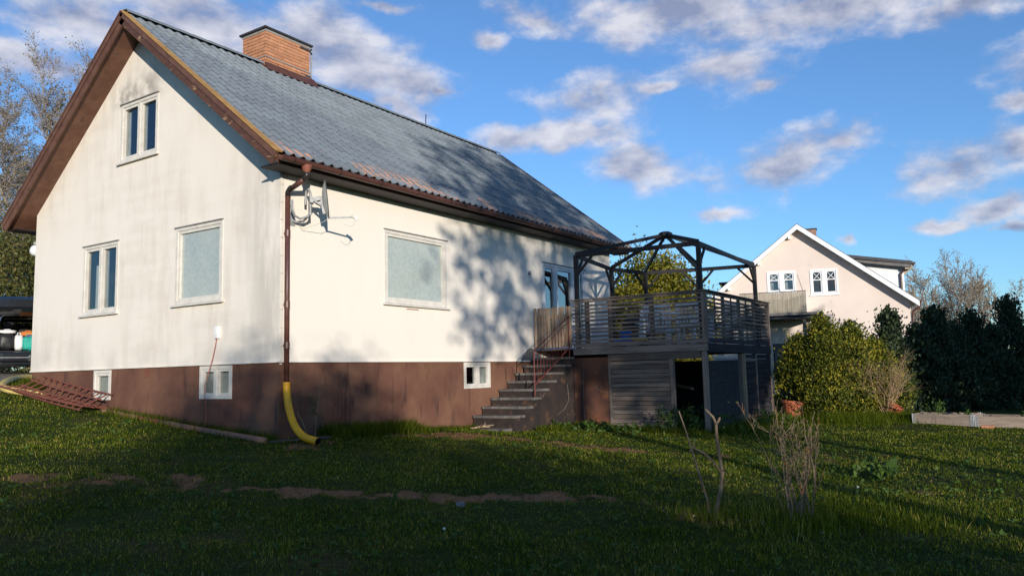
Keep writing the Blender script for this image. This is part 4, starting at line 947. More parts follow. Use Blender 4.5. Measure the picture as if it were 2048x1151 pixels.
# kick boards and rim boards
MB().box(XD - .034, XD - .004, YD - .03, YF - .0, .265, .365).build('kick_board', M['grey_y'], deck, bevel=.003)
MB().box(XD - .04, XD - .004, YD - .04, YF + .0, .095, .245).build('rim_board', M['grey_y'], deck, bevel=.003)
MB().box(XD - .028, XD - .002, YD + .12, -1.96, -.06, .085).build('rim_board', M['grey_y'], deck, bevel=.003)
MB().box(XD + .0, XE + .03, YD - .04, YD - .008, .265, .365).build('kick_board', M['dkwood_x'], deck, bevel=.003)
MB().box(XD + .0, 9.88, YD - .045, YD - .008, .06, .25).build('rim_board', M['dkwood_x'], deck, bevel=.003)
MB().box(9.89, XE + .03, YD - .04, YD - .008, .045, .25).build('rim_board', M['dkwood_x'], deck, bevel=.003)
# posts of the store
gd = -1.75
for y, w_ in ((-1.99, .07), (-3.45, .10), (-4.19, .11)): post(XD - .02, XD + .075, y - w_ / 2, y + w_ / 2, gd, .09, 'store_post')
for x, w_ in ((9.86, .11), (10.02, .09), (10.93, .07), (XE - .03, .07)): post(x - w_ / 2, x + w_ / 2, YD - .03, YD + .07, gd, .05, 'store_post', 'picket_z' if x < 10.1 else 'grey_z')
# weather boards, each a piece
def boards(x0, x1, y0, y1, z0, z1, hgt, mt, seed, gap=.010):
    rs = random.Random(seed); z = z0; ex = abs(x1 - x0) > abs(y1 - y0)
    while z < z1 - .01:
        h_ = min(hgt, z1 - z); o = rs.uniform(0, .008)
        b_ = MB()
        if ex: b_.box(x0, x1, y0 - o, y1 - o, z, z + h_ - gap)
        else: b_.box(x0 - o, x1 - o, y0, y1, z, z + h_ - gap)
        b_.build('weather_board', M[mt], deck, bevel=.002); z += hgt
boards(XD + .0, XD + .022, -3.40, -2.03, -1.62, -.065, .098, 'grey_y', 1)
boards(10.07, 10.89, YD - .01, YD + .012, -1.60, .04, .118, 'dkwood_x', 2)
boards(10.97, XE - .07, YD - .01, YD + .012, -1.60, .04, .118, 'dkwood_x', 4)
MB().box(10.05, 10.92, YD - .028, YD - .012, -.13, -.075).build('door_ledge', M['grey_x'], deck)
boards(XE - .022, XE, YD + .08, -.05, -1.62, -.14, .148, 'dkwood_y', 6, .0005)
MB().box(XE - .10, XE - .07, YD + .09, -.05, -.16, -.075).build('side_light_block', M['dkwood_y'], deck)  # added panels that shut light slits so the store stays dark
MB().box(XE - .06, XE - .03, YD + .09, -.05, -1.7, -.16).build('side_light_block', M['dkwood_y'], deck)
MB().box(8.62, XE - .07, -.60, -.56, -1.7, .07).build('back_light_block', M['dkwood_x'], deck)  # added at the back for the same purpose, blocks stray light
# chain link panel
def chain_link(x0, x1, z0, z1, y, s=.078):
    P, Q = [], []
    n = int((x1 - x0 + z1 - z0) / s)
    for i in range(n):
        a = x0 + i * s
        for d in (1, -1):
            if d == 1: xa, za, xb, zb = a, z0, a - (z1 - z0), z1
            else: xa, za, xb, zb = a - (z1 - z0), z0, a, z1
            t0, t1 = 0, 1; dx = xb - xa
            ta, tb = sorted(((x0 - xa) / dx, (x1 - xa) / dx)); t0, t1 = max(0, ta), min(1, tb)
            if t1 > t0: P.append((xa + dx * t0, y + .003 * d, za + (zb - za) * t0)); Q.append((xa + dx * t1, y + .003 * d, za + (zb - za) * t1))
    V, F = frusta(np.array(P), np.array(Q), np.full(len(P), .0036), np.full(len(P), .0036), 3); return fast_mesh('chain_link_panel', V, F)
link('chain_link_panel', chain_link(XD + .12, 9.80, -1.60, -.06, YD + .0), M['wire'], deck)
mb = MB(); mb.bar((8.6, -3.5, -.72), (9.5, -2.6, -.62), .05, .05); mb.build('loose_batten', M['picket_x'], deck)

# ------------------------------------------------------------------ gazebo frame
gz_ = empty('gazebo_frame', (9.8, -2.5, .25), 'dark roofless timber gazebo frame standing on the raised deck', 'gazebo')
RG = [(7.66, -1.16, 2.40), (10.10, -.86, 2.34), (11.50, -1.19, 2.35), (11.92, -2.53, 2.35), (11.95, -4.03, 2.32), (7.70, -4.12, 2.37)]
HUB = Vector((9.75, -2.55, 3.03))
for x, y, z in RG: MB().box(x - .046, x + .046, y - .046, y + .046, .255, z + .02).build('post', M['pergola'], gz_, bevel=.005)
for i in range(6):
    a = Vector(RG[i]); b_ = Vector(RG[(i + 1) % 6]); d_ = (b_ - a).normalized()
    mb = MB(); mb.bar(a + d_ * .0 + Vector((0, 0, .015)), b_ + Vector((0, 0, .015)), .046, .095); mb.build('ring_beam', M['pergola'], gz_)
    for p_, q in ((a, d_), (b_, -d_)):
        if (b_ - a).length > 1.2:
            mb = MB(); mb.bar(p_ + Vector((0, 0, -.46)), p_ + q * .42 + Vector((0, 0, -.02)), .045, .05); mb.build('knee_brace', M['pergola'], gz_)
    mb = MB(); mb.bar(a + Vector((0, 0, .055)), HUB + (a - HUB).normalized() * .12, .046, .085); mb.build('rafter', M['pergola'], gz_)
m1 = (Vector(RG[5]) + Vector(RG[4])) / 2
mb = MB(); mb.lathe([(.001, -.08), (.13, -.08), (.17, -.03), (.17, .045), (.12, .075), (.001, .085)], HUB + Vector((0, 0, -.01)), 6); mb.build('hub', M['pergola'], gz_)

# ------------------------------------------------------------------ furniture and toys on the deck
def garden_chair(x, y, rz, label, wide=.58):
    e = empty('garden_chair', (x, y, .255), label, 'chair', 'white garden chairs on the deck'); m4 = xf((x, y, .255), rz)
    T = lambda a, b_, c: tuple((m4 @ Vector((a, b_, c))))
    for sx in (-1, 1):
        mb = MB(T); mb.box(sx * wide / 2 - .025, sx * wide / 2 + .025, -.25, -.20, 0, .62); mb.build('leg', M['white2'], e)
        mb = MB(T); mb.bar((sx * wide / 2, .22, 0), (sx * wide / 2, .34, .98), .05, .05); mb.build('leg', M['white2'], e)
        mb = MB(T); mb.box(sx * wide / 2 - .035, sx * wide / 2 + .035, -.28, .28, .625, .65); mb.build('armrest', M['white2'], e)
    for i in range(6): mb = MB(T); mb.box(-wide / 2 + .03, wide / 2 - .03, -.25 + i * .08, -.185 + i * .08, .40, .42); mb.build('seat_slat', M['white2'], e)
    for i in range(6):
        xx = -wide / 2 + .07 + i * (wide - .14) / 5; mb = MB(T); mb.bar((xx, .255, .46), (xx, .325, .90), .04, .016, (0, 1, 0)); mb.build('back_slat', M['white2'], e)
    mb = MB(T); mb.bar((-wide / 2, .33, .93), (wide / 2, .33, .93), .03, .08); mb.build('back_rail', M['white2'], e); mb = MB(T); mb.bar((-wide / 2, .26, .47), (wide / 2, .26, .47), .03, .06); mb.build('back_rail', M['white2'], e)
garden_chair(8.9, -2.55, R(120), 'white slatted garden chair on the deck nearest the house')
garden_chair(9.0, -3.5, R(75), 'white slatted garden chair on the deck behind the front corner post')
garden_chair(10.6, -1.75, R(150), 'white slatted bench seat on the deck behind the other white chairs', 1.2)
tb = empty('garden_table', (10.5, -2.75, .255), 'white garden table on the deck between the white chairs', 'table')
for i in range(7): MB().box(9.9, 11.1, -3.15 + i * .115, -3.045 + i * .115, .955, .98).build('table_slat', M['white2'], tb)
for x, y in ((9.95, -3.1), (11.05, -3.1), (9.95, -2.4), (11.05, -2.4)): MB().box(x - .03, x + .03, y - .03, y + .03, .256, .952).build('leg', M['white2'], tb)
gr = empty('charcoal_grill', (10.2, -1.35, .255), 'black kettle grill standing on the deck beside the house wall', 'grill')
mb = MB(); mb.lathe([(.001, .70), (.17, .74), (.27, .86), (.275, .90), (.22, 1.02), (.10, 1.09), (.001, 1.10)], (10.2, -1.35, .0), 16); mb.build('kettle', M['black'], gr, smooth=True)
for a in (0, 2.1, 4.2): mb = MB(); mb.tube([(10.2 + .22 * math.cos(a), -1.35 + .22 * math.sin(a), .256), (10.2 + .13 * math.cos(a), -1.35 + .13 * math.sin(a), .78)], .012, 6); mb.build('leg', M['black'], gr)
tub = empty('plastic_tub', (8.5, -1.95, .255), 'blue plastic tub on the deck just behind the slats', 'tub')
mb = MB(); mb.lathe([(.001, .42), (.12, .425), (.155, .66), (.17, .67), (.17, .65), (.001, .60)], (8.5, -1.95, 0), 14); mb.build('shell', M['blue'], tub)
mb = MB(); mb.lathe([(.10, .255), (.13, .26), (.12, .41), (.001, .415)], (8.5, -1.95, 0), 12); mb.build('stand', M['white2'], tub)
toy = empty('toy_truck', (8.2, -2.05, .255), 'low blue and yellow toy truck at the foot of the slatted railing', 'toy')
MB().box(8.10, 8.30, -2.30, -1.80, .30, .42).build('tray', M['blue'], toy, bevel=.02)
MB().box(8.10, 8.30, -2.62, -2.31, .30, .46).build('cab', M['toyyellow'], toy, bevel=.03)
for y in (-2.5, -2.0):
    for x in (8.09, 8.31): mb = MB(); mb.tube([(x - .02, y, .315), (x + .02, y, .315)], .058, 12); mb.build('wheel', M['black'], toy)

# ------------------------------------------------------------------ neighbour's house
NA = Vector((28.634, -1.217, 0)); NPH = R(-76)
nh = empty('neighbour_house', (NA.x, NA.y, -1.72), 'pale pink rendered house with white verges and a reed screened balcony', 'house')
NT4 = Matrix.Translation(NA) @ Matrix.Rotation(NPH, 4, 'Z')
NT = lambda u, v, w: tuple(NT4 @ Vector((u, v, w)))
NS = .79; NZ = 6.17; NHW = 4.45; NLen = 9.0; NOV = .45
def nz(u): return NZ - abs(u) * NS
H1 = (-1.44, -.19, 3.08, 4.08); H2 = (.43, 1.60, 2.90, 4.06)
mb = MB(NT)
def nsheet(u0, u1, zb, holes):
    cuts = sorted({u0, u1, 0.0, *[h[0] for h in holes], *[h[1] for h in holes]})
    for a, c in zip(cuts[:-1], cuts[1:]):
        z = zb
        for h in sorted([h for h in holes if h[0] <= a + 1e-6 and h[1] >= c - 1e-6], key=lambda h: h[2]):
            mb.add([(a, 0, z), (c, 0, z), (c, 0, h[2]), (a, 0, h[2])], [(0, 1, 2, 3)]); z = h[3]
        mb.add([(a, 0, z), (c, 0, z), (c, 0, nz(c) - .22), (a, 0, nz(a) - .22)], [(0, 1, 2, 3)])
    for a, c, z0, z1 in holes:
        for q in ([(a, 0, z0), (c, 0, z0), (c, .14, z0), (a, .14, z0)], [(a, 0, z1), (c, 0, z1), (c, .14, z1), (a, .14, z1)], [(a, 0, z0), (a, 0, z1), (a, .14, z1), (a, .14, z0)], [(c, 0, z0), (c, 0, z1), (c, .14, z1), (c, .14, z0)]): mb.add(q, [(0, 1, 2, 3)])
D1 = (-1.35, -.45, -1.3, .75)
nsheet(-NHW, NHW, -2, [H1, H2, D1])
for u in (-NHW, NHW): mb.add([(u, 0, -2), (u, NLen, -2), (u, NLen, nz(u) - .22), (u, 0, nz(u) - .22)], [(0, 1, 2, 3)])
mb.add([(-NHW, NLen, -2), (NHW, NLen, -2), (NHW, NLen, nz(NHW) - .22), (0, NLen, NZ - .22), (-NHW, NLen, nz(NHW) - .22)], [(0, 1, 2, 3, 4)])
nwall = mb.build('wall', M['pinkrender'], nh)
MB(NT).box(-NHW + .6, NHW - .6, .9, NLen - .5, -1.6, 2.2).build('room_dark_filler', M['dark'], nh)  # dark filler blocks here too, painted gloom behind the windows
MB(NT).box(-2.3, 2.3, .9, NLen - .5, 2.25, 4.1).build('attic_dark_filler', M['dark'], nh)
EH = NHW + .30
mb = MB(NT)
for sg in (-1, 1):
    mb.prism([(0, -NOV, NZ), (sg * EH, -NOV, nz(EH)), (sg * EH, -NOV, nz(EH) - .14), (0, -NOV, NZ - .18)], (0, 0, 0), (0, NLen + 2 * NOV, 0))
nroof = mb.build('roof', M['roofdark'], nh)
for sg in (-1, 1):
    mb = MB(NT); o = -NOV - .03
    mb.prism([(0, o, NZ - .035), (sg * EH, o, nz(EH) - .035), (sg * EH, o, nz(EH) - .27), (0, o, NZ - .27)], (0, 0, 0), (0, .028, 0)); mb.build('verge_board', M['white2'], nroof)
    mb = MB(NT); mb.prism([(0, o + .03, NZ - .19), (sg * EH, o + .03, nz(EH) - .19), (sg * EH, o + .03, nz(EH) - .215), (0, o + .03, NZ - .215)], (0, 0, 0), (0, NOV - .01, 0)); mb.build('verge_soffit', M['white2'], nroof)
    for q in (.9, 2.4, 3.6): mb = MB(NT); mb.box(sg * q - .06, sg * q + .06, -NOV + .0, .01, nz(q) - .40, nz(q) - .24) if False else None
for u in (-3.15, -1.75, -.35): MB(NT).box(u - .05, u + .05, -.22, .0, nz(u) - .38, nz(u) - .26).build('purlin_end', M['white2'], nroof)
mb = MB(NT); mb.box(.35, .90, 2.2, 2.75, 5.3, 6.26); nch = mb.build('chimney', M['pinkbrick'], nh)
MB(NT).box(.31, .94, 2.16, 2.79, 6.27, 6.32).build('cap', M['capmetal'], nch)
mb = MB(NT); mb.tube([(1.3, 3, 5.2), (1.3, 3, 5.62)], .03, 6); mb.build('roof_vent', M['capmetal'], nh)
# dormer on the right-hand slope
dz0, dz1 = 4.75, 4.28
mb = MB(NT); mb.add([(1.9, 1.2, 4.2), (4.44, 1.2, 2.55), (4.44, 1.2, 4.08), (1.9, 1.2, 4.55)], [(0, 1, 2, 3)]); mb.add([(4.44, 1.2, 2.55), (4.44, 6.5, 2.55), (4.44, 6.5, 4.08), (4.44, 1.2, 4.08)], [(0, 1, 2, 3)]); dorm = mb.build('dormer', M['white2'], nh)
mb = MB(NT); mb.prism([(1.6, .8, 4.84), (4.78, .8, 4.27), (4.78, .8, 4.13), (1.6, .8, 4.68)], (0, 0, 0), (0, 6.1, 0)); mb.build('dormer_roof', M['roofdark'], dorm)
mb = MB(NT); mb.prism([(2.0, .79, 4.56), (4.70, .79, 4.12), (4.70, .79, 3.98), (2.35, .79, 4.40)], (0, 0, 0), (0, .4, 0)); mb.build('dormer_soffit', M['greyframe'], dorm)
for i in range(12): MB(NT).box(4.46, 4.76, .85 + i * .48, .93 + i * .48, 3.92, 4.10).build('rafter_end', M['reed'], dorm)
mb = MB(NT); mb.tube([(4.82, 1.0, 4.15), (4.70, 1.05, 3.98), (4.40, 1.1, 3.86), (4.30, 1.12, 3.74), (4.30, 1.12, 2.95)], .045, 8); mb.build('downpipe', M['bmetal'], dorm)
mb = MB(NT); mb.tube([(4.84, .8, 4.17), (4.84, 6.8, 4.17)], .06, 8); mb.build('gutter', M['bmetal'], dorm)
mb = MB(NT); mb.tube([(EH + .08, -NOV, nz(EH) - .02), (EH + .08, NLen + NOV, nz(EH) - .02)], .065, 8); ng = mb.build('gutter', M['bmetal'], nh)
mb = MB(NT); mb.tube([(EH + .07, -.2, nz(EH) - .06), (EH + .05, -.15, nz(EH) - .25), (NHW + .08, -.06, nz(EH) - .45), (NHW + .06, -.03, nz(EH) - .7), (NHW + .06, -.03, -1.5)], .05, 8); mb.build('downpipe', M['bmetal'], nh)
def n_window(u0, u1, z0, z1):
    f = .075; fr = MB(NT); d0, d1 = -.03, .09
    fr.box(u0, u0 + f, d0, d1, z0, z1); fr.box(u1 - f, u1, d0, d1, z0, z1); fr.box(u0 + f, u1 - f, d0, d1, z0, z0 + f); fr.box(u0 + f, u1 - f, d0, d1, z1 - f, z1)
    um = (u0 + u1) / 2; fr.box(um - .085, um + .085, d0, d1, z0 + f, z1 - f); wn_ = fr.build('window', M['white2'], nh)
    for a, c in ((u0 + f, um - .085), (um + .085, u1 - f)):
        s = MB(NT); q, r_ = z0 + f, z1 - f; k = .055
        s.box(a, a + k, .0, .05, q, r_); s.box(c - k, c, .0, .05, q, r_); s.box(a + k, c - k, .0, .05, q, q + k); s.box(a + k, c - k, .0, .05, r_ - k, r_)
        zc = lerp(q, r_, .60); s.box(a + k, c - k, .0, .05, zc - .02, zc + .02)
        s.bar((a + k, .025, zc), (c - k, .025, r_ - k), .02, .02, (0, 1, 0)); s.bar((a + k, .022, r_ - k), (c - k, .022, zc), .02, .02, (0, 1, 0)); s.build('sash', M['white2'], wn_)
        g = MB(NT); g.box(a + k, c - k, .03, .036, q + k, r_ - k); g.build('pane', M['glass'], wn_)
        if u0 < -1: g = MB(NT); g.box(a + .02, c - .02, .30, .31, q, r_ - .1); g.build('curtain', M['cloth'], wn_)
    MB(NT).box(u0 - .05, u1 + .05, -.06, -.001, z0 - .05, z0 - .005).build('sill', M['white2'], wn_)
n_window(*H1); n_window(*H2)
nd = MB(NT).box(-1.30, -.50, .03, .08, -1.3, .72).build('door', M['greyframe'], nh)
MB(NT).box(-1.18, -.62, .022, .028, -.2, .55).build('pane', M['glass'], nd)
# balcony with reed screen, its canopy and porch posts
bal = MB(NT); bal.box(-2.65, .62, -1.35, .0, 1.95, 2.06); bal = bal.build('balcony', M['greyframe'], nh)
def reed_panel(u0, u1, v0, v1, z0, z1):
    n = int(math.hypot(u1 - u0, v1 - v0) / .028); P = []; Q = []
    for i in range(n):
        t_ = (i + .5) / n; P.append(NT(lerp(u0, u1, t_), lerp(v0, v1, t_) + rng.uniform(-.006, .006), z0)); Q.append(NT(lerp(u0, u1, t_) + rng.uniform(-.008, .008), lerp(v0, v1, t_), z1 + rng.uniform(-.02, .015)))
    V, F = frusta(np.array(P), np.array(Q), np.full(n, .0145), np.full(n, .013), 5); return fast_mesh('reed_screen', V, F)
tag(link('reed_screen', reed_panel(-2.62, .16, -1.32, -1.32, 2.07, 2.98), M['reed'], bal), kind='stuff')
tag(link('reed_screen', reed_panel(.18, .18, -1.31, -.02, 2.07, 2.97), M['whitebag'], bal), kind='stuff')
MB(NT).box(-2.63, .20, -1.36, -1.28, 2.985, 3.02).build('top_rail', M['greyframe'], bal)
mb = MB(NT); mb.prism([(-2.9, -1.75, 1.86), (-2.9, 0, 1.93), (-2.9, 0, 1.83), (-2.9, -1.75, 1.78)], (0, 0, 0), (3.62, 0, 0)); can = mb.build('porch_roof', M['roofdark'], nh)
for u in (-2.6, .05): MB(NT).box(u - .07, u + .07, -1.5, -1.36, -1.75, 1.77).build('porch_post', M['greyframe'], nh)
mb = MB(NT); mb.tube([(.08, -1.2, 3.0), (-.12, -1.25, 3.75)], .012, 5); mb.build('balcony_pole', M['greyframe'], bal)
wl = MB(NT).box(-.42, -.18, -.16, -.02, .82, 1.12); wl.build('porch_lantern', M['black'], nh)
# dark dormer end showing behind the left slope
mb = MB(NT); mb.box(-3.75, -3.0, 3.0, 5.0, 3.0, 3.95); ld = mb.build('dormer', M['roofdark'], nh)
MB(NT).box(-3.85, -2.9, 2.85, 5.1, 3.955, 4.03).build('dormer_roof', M['roofdark'], ld)

# ------------------------------------------------------------------ parked estate car with open tailgate
CARP = Vector((1.88, 12.2, 0)); CARP.z = G(CARP.x, CARP.y) + .0
cdir = Vector((.34, .94, 0)).normalized(); crz = math.atan2(-cdir.x, cdir.y)
car = empty('parked_car', CARP, 'black estate car with raised tailgate, loaded with bags, left of the gable', 'car')
CM = xf(CARP, crz); CT = lambda a, b_, c: tuple(CM @ Vector((a, b_, c)))
# shell: cross-sections along the length; lower body sides, roof and pillars
prof_s = [(0.0, .98), (.55, 1.0), (1.5, 1.0), (2.9, 1.0), (3.3, .98), (4.3, .86), (4.7, .70)]
mb = MB(CT); hw = .91
ring = []
for y, zt in prof_s:
    k = 1.0 if y < 3.9 else .93
    ring.append([(-hw * k, y, .30), (-hw * k - .02, y, .55), (-hw * k, y, .82), (-hw * k + .05, y, zt)])
for sg in (-1, 1):
    vs = [(sg * -x if sg == 1 else x, y, z) for rg in ring for x, y, z in rg]
    vs = [((-x if sg == 1 else x), y, z) for rg in ring for x, y, z in rg]
    mb.add(vs, [(i * 4 + j, i * 4 + j + 1, (i + 1) * 4 + j + 1, (i + 1) * 4 + j) for i in range(len(ring) - 1) for j in range(3)])
hood = [(-.86, 3.3, .98), (.86, 3.3, .98), (.80, 4.3, .86), (-.80, 4.3, .86), (-.78, 4.7, .70), (.78, 4.7, .70), (-.80, 4.72, .32), (.80, 4.72, .32)]
mb.add(hood, [(0, 1, 2, 3), (3, 2, 5, 4), (4, 5, 7, 6)])
mb.box(-.90, .90, .05, 4.6, .28, .34)                      # floor pan
rfp = [(.02, 1.60), (.5, 1.66), (1.6, 1.68), (2.5, 1.62), (2.75, 1.55)]
mb.add([(x, y, z - .03 * (abs(x) > .5)) for y, z in rfp for x in (-.66, -.4, .4, .66)] , [(i * 4 + j, i * 4 + j + 1, (i + 1) * 4 + j + 1, (i + 1) * 4 + j) for i in range(4) for j in range(3)])
body = mb.build('body', M['carpaint'], car)
for sg in (-1, 1):
    for (y0, z0), (y1, z1), w_ in (((0.02, .98), (.14, 1.58), .12), ((1.35, 1.0), (1.4, 1.63), .09), ((2.3, 1.0), (2.25, 1.6), .09), ((3.28, .98), (2.72, 1.53), .07)):
        mb = MB(CT); mb.bar((sg * .86, y0, z0), (sg * .66, y1, z1), w_, .05, (0, 1, 0)); mb.build('pillar', M['carpaint'], body)
    mb = MB(CT); mb.add([(sg * .85, .15, 1.0), (sg * .85, 3.2, 1.0), (sg * .67, 2.7, 1.52), (sg * .67, .2, 1.57)], [(0, 1, 2, 3)]); mb.build('side_window', M['darkglass'], car)
    mb = MB(CT); mb.bar((sg * .875, .02, .70), (sg * .80, .06, 1.20), .09, .10, (0, 1, 0)); mb.build('tail_light', M['redlens'], car)
    mb = MB(CT); mb.tube([(sg * .62, .25, 1.72), (sg * .62, 2.4, 1.74)], .016, 6); mb.build('roof_rail', M['chrome'], car)
mb = MB(CT); mb.add([(-.82, 3.28, 1.0), (.82, 3.28, 1.0), (.64, 2.75, 1.54), (-.64, 2.75, 1.54)], [(0, 1, 2, 3)]); mb.build('windscreen', M['darkglass'], car)
mb = MB(CT); mb.tube([(-.80, .0, 1.02), (-.66, .03, 1.50), (-.58, .02, 1.57), (.58, .02, 1.57), (.66, .03, 1.50), (.80, .0, 1.02)], .014, 6); mb.build('hatch_rim', M['chrome'], car)
MB(CT).box(-.91, .91, -.10, .12, .34, .60).build('rear_bumper', M['carpaint'], car, bevel=.04)
MB(CT).box(-.80, .80, -.115, -.102, .44, .455).build('bumper_trim', M['galv'], car)
MB(CT).box(-.80, .80, -.02, 1.3, .58, .62).build('load_floor', M['black'], car)
MB(CT).box(-.72, .72, 1.35, 1.5, .62, 1.28).build('rear_seat', M['black'], car, bevel=.04)
for x in (-.4, .4): MB(CT).box(x - .13, x + .13, 1.36, 1.46, 1.285, 1.47).build('headrest', M['black'], car, bevel=.04)
mb = MB(CT); mb.tube([(.0, -.05, .36), (.0, -.22, .38), (.0, -.25, .44)], .025, 8); mb.lathe([(.001, .04), (.035, .02), (.035, -.02)], Vector((0, -.25, .47)), 10); mb.build('tow_hook', M['chrome'], car)
# raised tailgate hinged at the rear roof edge
tg = MB(CT); a0, a1 = Vector((0, .02, 1.63)), Vector((0, -.86, 2.06))
d_ = (a1 - a0); nn = Vector((0, -d_.z, d_.y)).normalized() * -1
vs = []
for t_, wd, off in ((0, .68, 0), (.45, .80, .05), (.8, .86, .03), (1.0, .80, -.14), (1.12, .76, -.34)):
    c0 = a0 + d_ * min(t_, 1.02) + Vector((0, 0, off))
    vs += [c0 + Vector((x * wd, 0, -.03 * abs(x))) for x in (-1, -.5, .5, 1)]
vs2 = [v_ + Vector((0, .02, -.07)) for v_ in vs]
fs = [(i * 4 + j, i * 4 + j + 1, (i + 1) * 4 + j + 1, (i + 1) * 4 + j) for i in range(4) for j in range(3)]
tg.add(vs + vs2, fs + [tuple(reversed([q + 20 for q in f])) for f in fs] + [(i * 4, (i + 1) * 4, 20 + (i + 1) * 4, 20 + i * 4) for i in range(4)] + [(i * 4 + 3, 20 + i * 4 + 3, 20 + (i + 1) * 4 + 3, (i + 1) * 4 + 3) for i in range(4)] + [(16, 17, 37, 36), (17, 18, 38, 37), (18, 19, 39, 38)])
tgo = tg.build('tailgate', M['carpaint'], car)
mb = MB(CT); mb.bar((-.08, -.60, 1.86), (.08, -.60, 1.86), .06, .03); mb.build('handle', M['chrome'], tgo)
for sg in (-1, 1):
    mb = MB(CT); mb.tube([(sg * .70, .06, 1.25), (sg * .74, -.42, 1.78)], .012, 6); mb.build('gas_strut', M['chrome'], car)
for x in (-.80, .80):
    for y in (.85, 3.75):
        mb = MB(CT); mb.tube([(x - .10, y, .325), (x + .10, y, .325)], .325, 22); wh = mb.build('wheel', M['rubber'], car)
        mb = MB(CT); mb.tube([(x - .105, y, .325), (x + .105, y, .325)], .20, 16); mb.build('rim', M['chrome'], wh)
# luggage
def soft_bag(name, c, s, mat, label, seed):
    rs = np.random.default_rng(seed); bm = bmesh.new(); bmesh.ops.create_icosphere(bm, subdivisions=3, radius=1)
    for v_ in bm.verts:
        n_ = v_.co.normalized(); q = Vector([math.copysign(abs(a) ** .55, a) for a in n_])
        wob = 1 + .07 * math.sin(n_.x * 6 + seed) * math.cos(n_.z * 7 - seed) + .04 * math.sin(n_.y * 13)
        v_.co = CM @ (Vector(c) + Vector((q.x * s[0], q.y * s[1], q.z * s[2])) * wob)
    me = bpy.data.meshes.new(name); bm.to_mesh(me); bm.free()
    o = empty(name, CM @ Vector((c[0], c[1], c[2] - s[2])), label, 'bag'); link('bag_body', me, mat, o, smooth=True)
    mb = MB(CT); mb.tube([(c[0] - s[0] * .4, c[1], c[2] + s[2] * .9), (c[0] - s[0] * .3, c[1], c[2] + s[2] * 1.25), (c[0] + s[0] * .3, c[1], c[2] + s[2] * 1.25), (c[0] + s[0] * .4, c[1], c[2] + s[2] * .9)], .012, 6); mb.build('handle', mat, o)
soft_bag('duffel_bag', (-.52, .28, .86), (.20, .26, .22), M['black'], 'black duffel bag in the open car boot', 1)
soft_bag('shopping_bag', (-.24, .16, .84), (.10, .14, .21), M['whitebag'], 'white shopping bag in the car boot beside the teal bag', 2)
soft_bag('shopping_bag', (-.02, .12, .82), (.15, .14, .19), M['teal'], 'teal bag in the middle of the car boot', 3)
soft_bag('folded_cloth', (-.02, .30, 1.08), (.20, .16, .07), M['orange'], 'orange cloth bundle on top of the boot luggage', 4)
soft_bag('folded_cloth', (.02, .24, 1.00), (.12, .13, .05), M['purple'], 'purple cloth bundle above the teal bag', 6)
soft_bag('pillow', (-.50, .25, 1.13), (.20, .16, .05), M['whitebag'], 'white pillow lying on the black duffel bag', 5)

# ------------------------------------------------------------------ trees and shrubs behind the house
tree('bare_tree', g3(9.2, 26.0), 11.0, .20, 'tall bare birch behind the house, rightmost at the left edge', leaf='budtree', nleaf=3500, lsize=.10, leafspread=.16, tw_=.006, levels=4, kids=9.5, spread=.40, ratio=.42, first=.12, wander=.09, up=.07)
tree('bare_tree', g3(6.2, 23.6), 9.8, .18, 'bare budding tree at the left edge, nearest the car', leaf='budtree', nleaf=3500, lsize=.09, leafspread=.16, tw_=.006, levels=4, kids=9.5, spread=.45, ratio=.42, first=.12, wander=.10, up=.06)
tree('bare_tree', g3(4.6, 30.0), 11.0, .2, 'bare budding tree at the extreme left edge of the sky', leaf='budtree', nleaf=3500, lsize=.10, leafspread=.18, tw_=.006, levels=4, kids=9, spread=.45, ratio=.42, first=.10, wander=.10, up=.06)
tree('bare_tree', g3(11.5, 31.0), 11.0, .2, 'bare tree half hidden behind the left roof slope', leaf='budtree', nleaf=3000, lsize=.10, leafspread=.18, tw_=.006, levels=4, kids=8.5, spread=.42, ratio=.42, first=.12, wander=.10, up=.06)
tree('bare_tree', g3(7.6, 27.6), 10.2, .17, 'bare grey tree between the two taller ones at the left edge', leaf='budtree', nleaf=2500, lsize=.10, leafspread=.16, tw_=.006, levels=4, kids=8.5, spread=.48, ratio=.44, first=.10, wander=.10, up=.05)
tree('bare_tree', g3(5.2, 25.0), 8.6, .15, 'lower bare tree at the left edge behind the bank shrubs', leaf='budtree', nleaf=2500, lsize=.09, leafspread=.16, tw_=.006, levels=4, kids=8.5, spread=.5, ratio=.46, first=.08, wander=.11, up=.05)
for i, (x, y, r_, h, lb) in enumerate(((3.2, 19.5, 2.4, 5.0, 'olive green shrub on the bank right behind the parked car'), (5.6, 20.4, 2.3, 5.6, 'brownish green shrub between the bank and the far gable corner'), (1.0, 21.5, 2.6, 5.2, 'leafy shrub on the bank at the left picture edge'), (7.2, 23.5, 2.8, 6.6, 'tall tangled shrub under the bare trees'))):
    blob_bush('bank_shrub', g3(x, y), r_, h, lb, 13000, 'bushleaf', .12, group='shrubs on the bank')
blob_bush('spring_tree', g3(16.6, 1.0), 2.0, 4.9, 'yellow green tree in young leaf behind the gazebo', 34000, 'springleaf', .125, cat='tree', stems=9)
segs, tips = grow(g3(16.6, 1.2), 3, .05, stems=[((random.gauss(0, .3), random.gauss(0, .3), 1), 2.9, .025) for _ in range(14)], levels=2, kids=4, spread=.35, ratio=.36, wander=.08)
st_ = [o for o in bpy.data.objects if o.name.startswith('spring_tree')][0]
T_ = np.array([tuple(q) for q in tips]); C = T_[rng.integers(0, len(T_), 3500)] + rng.normal(size=(3500, 3)) * .10
tw = link('outer_twigs', seg_mesh('outer_twigs', segs, 3), M['bark'], st_); link('twig_leaves', leaf_mesh('twig_leaves', C, .08), M['springleaf'], tw)
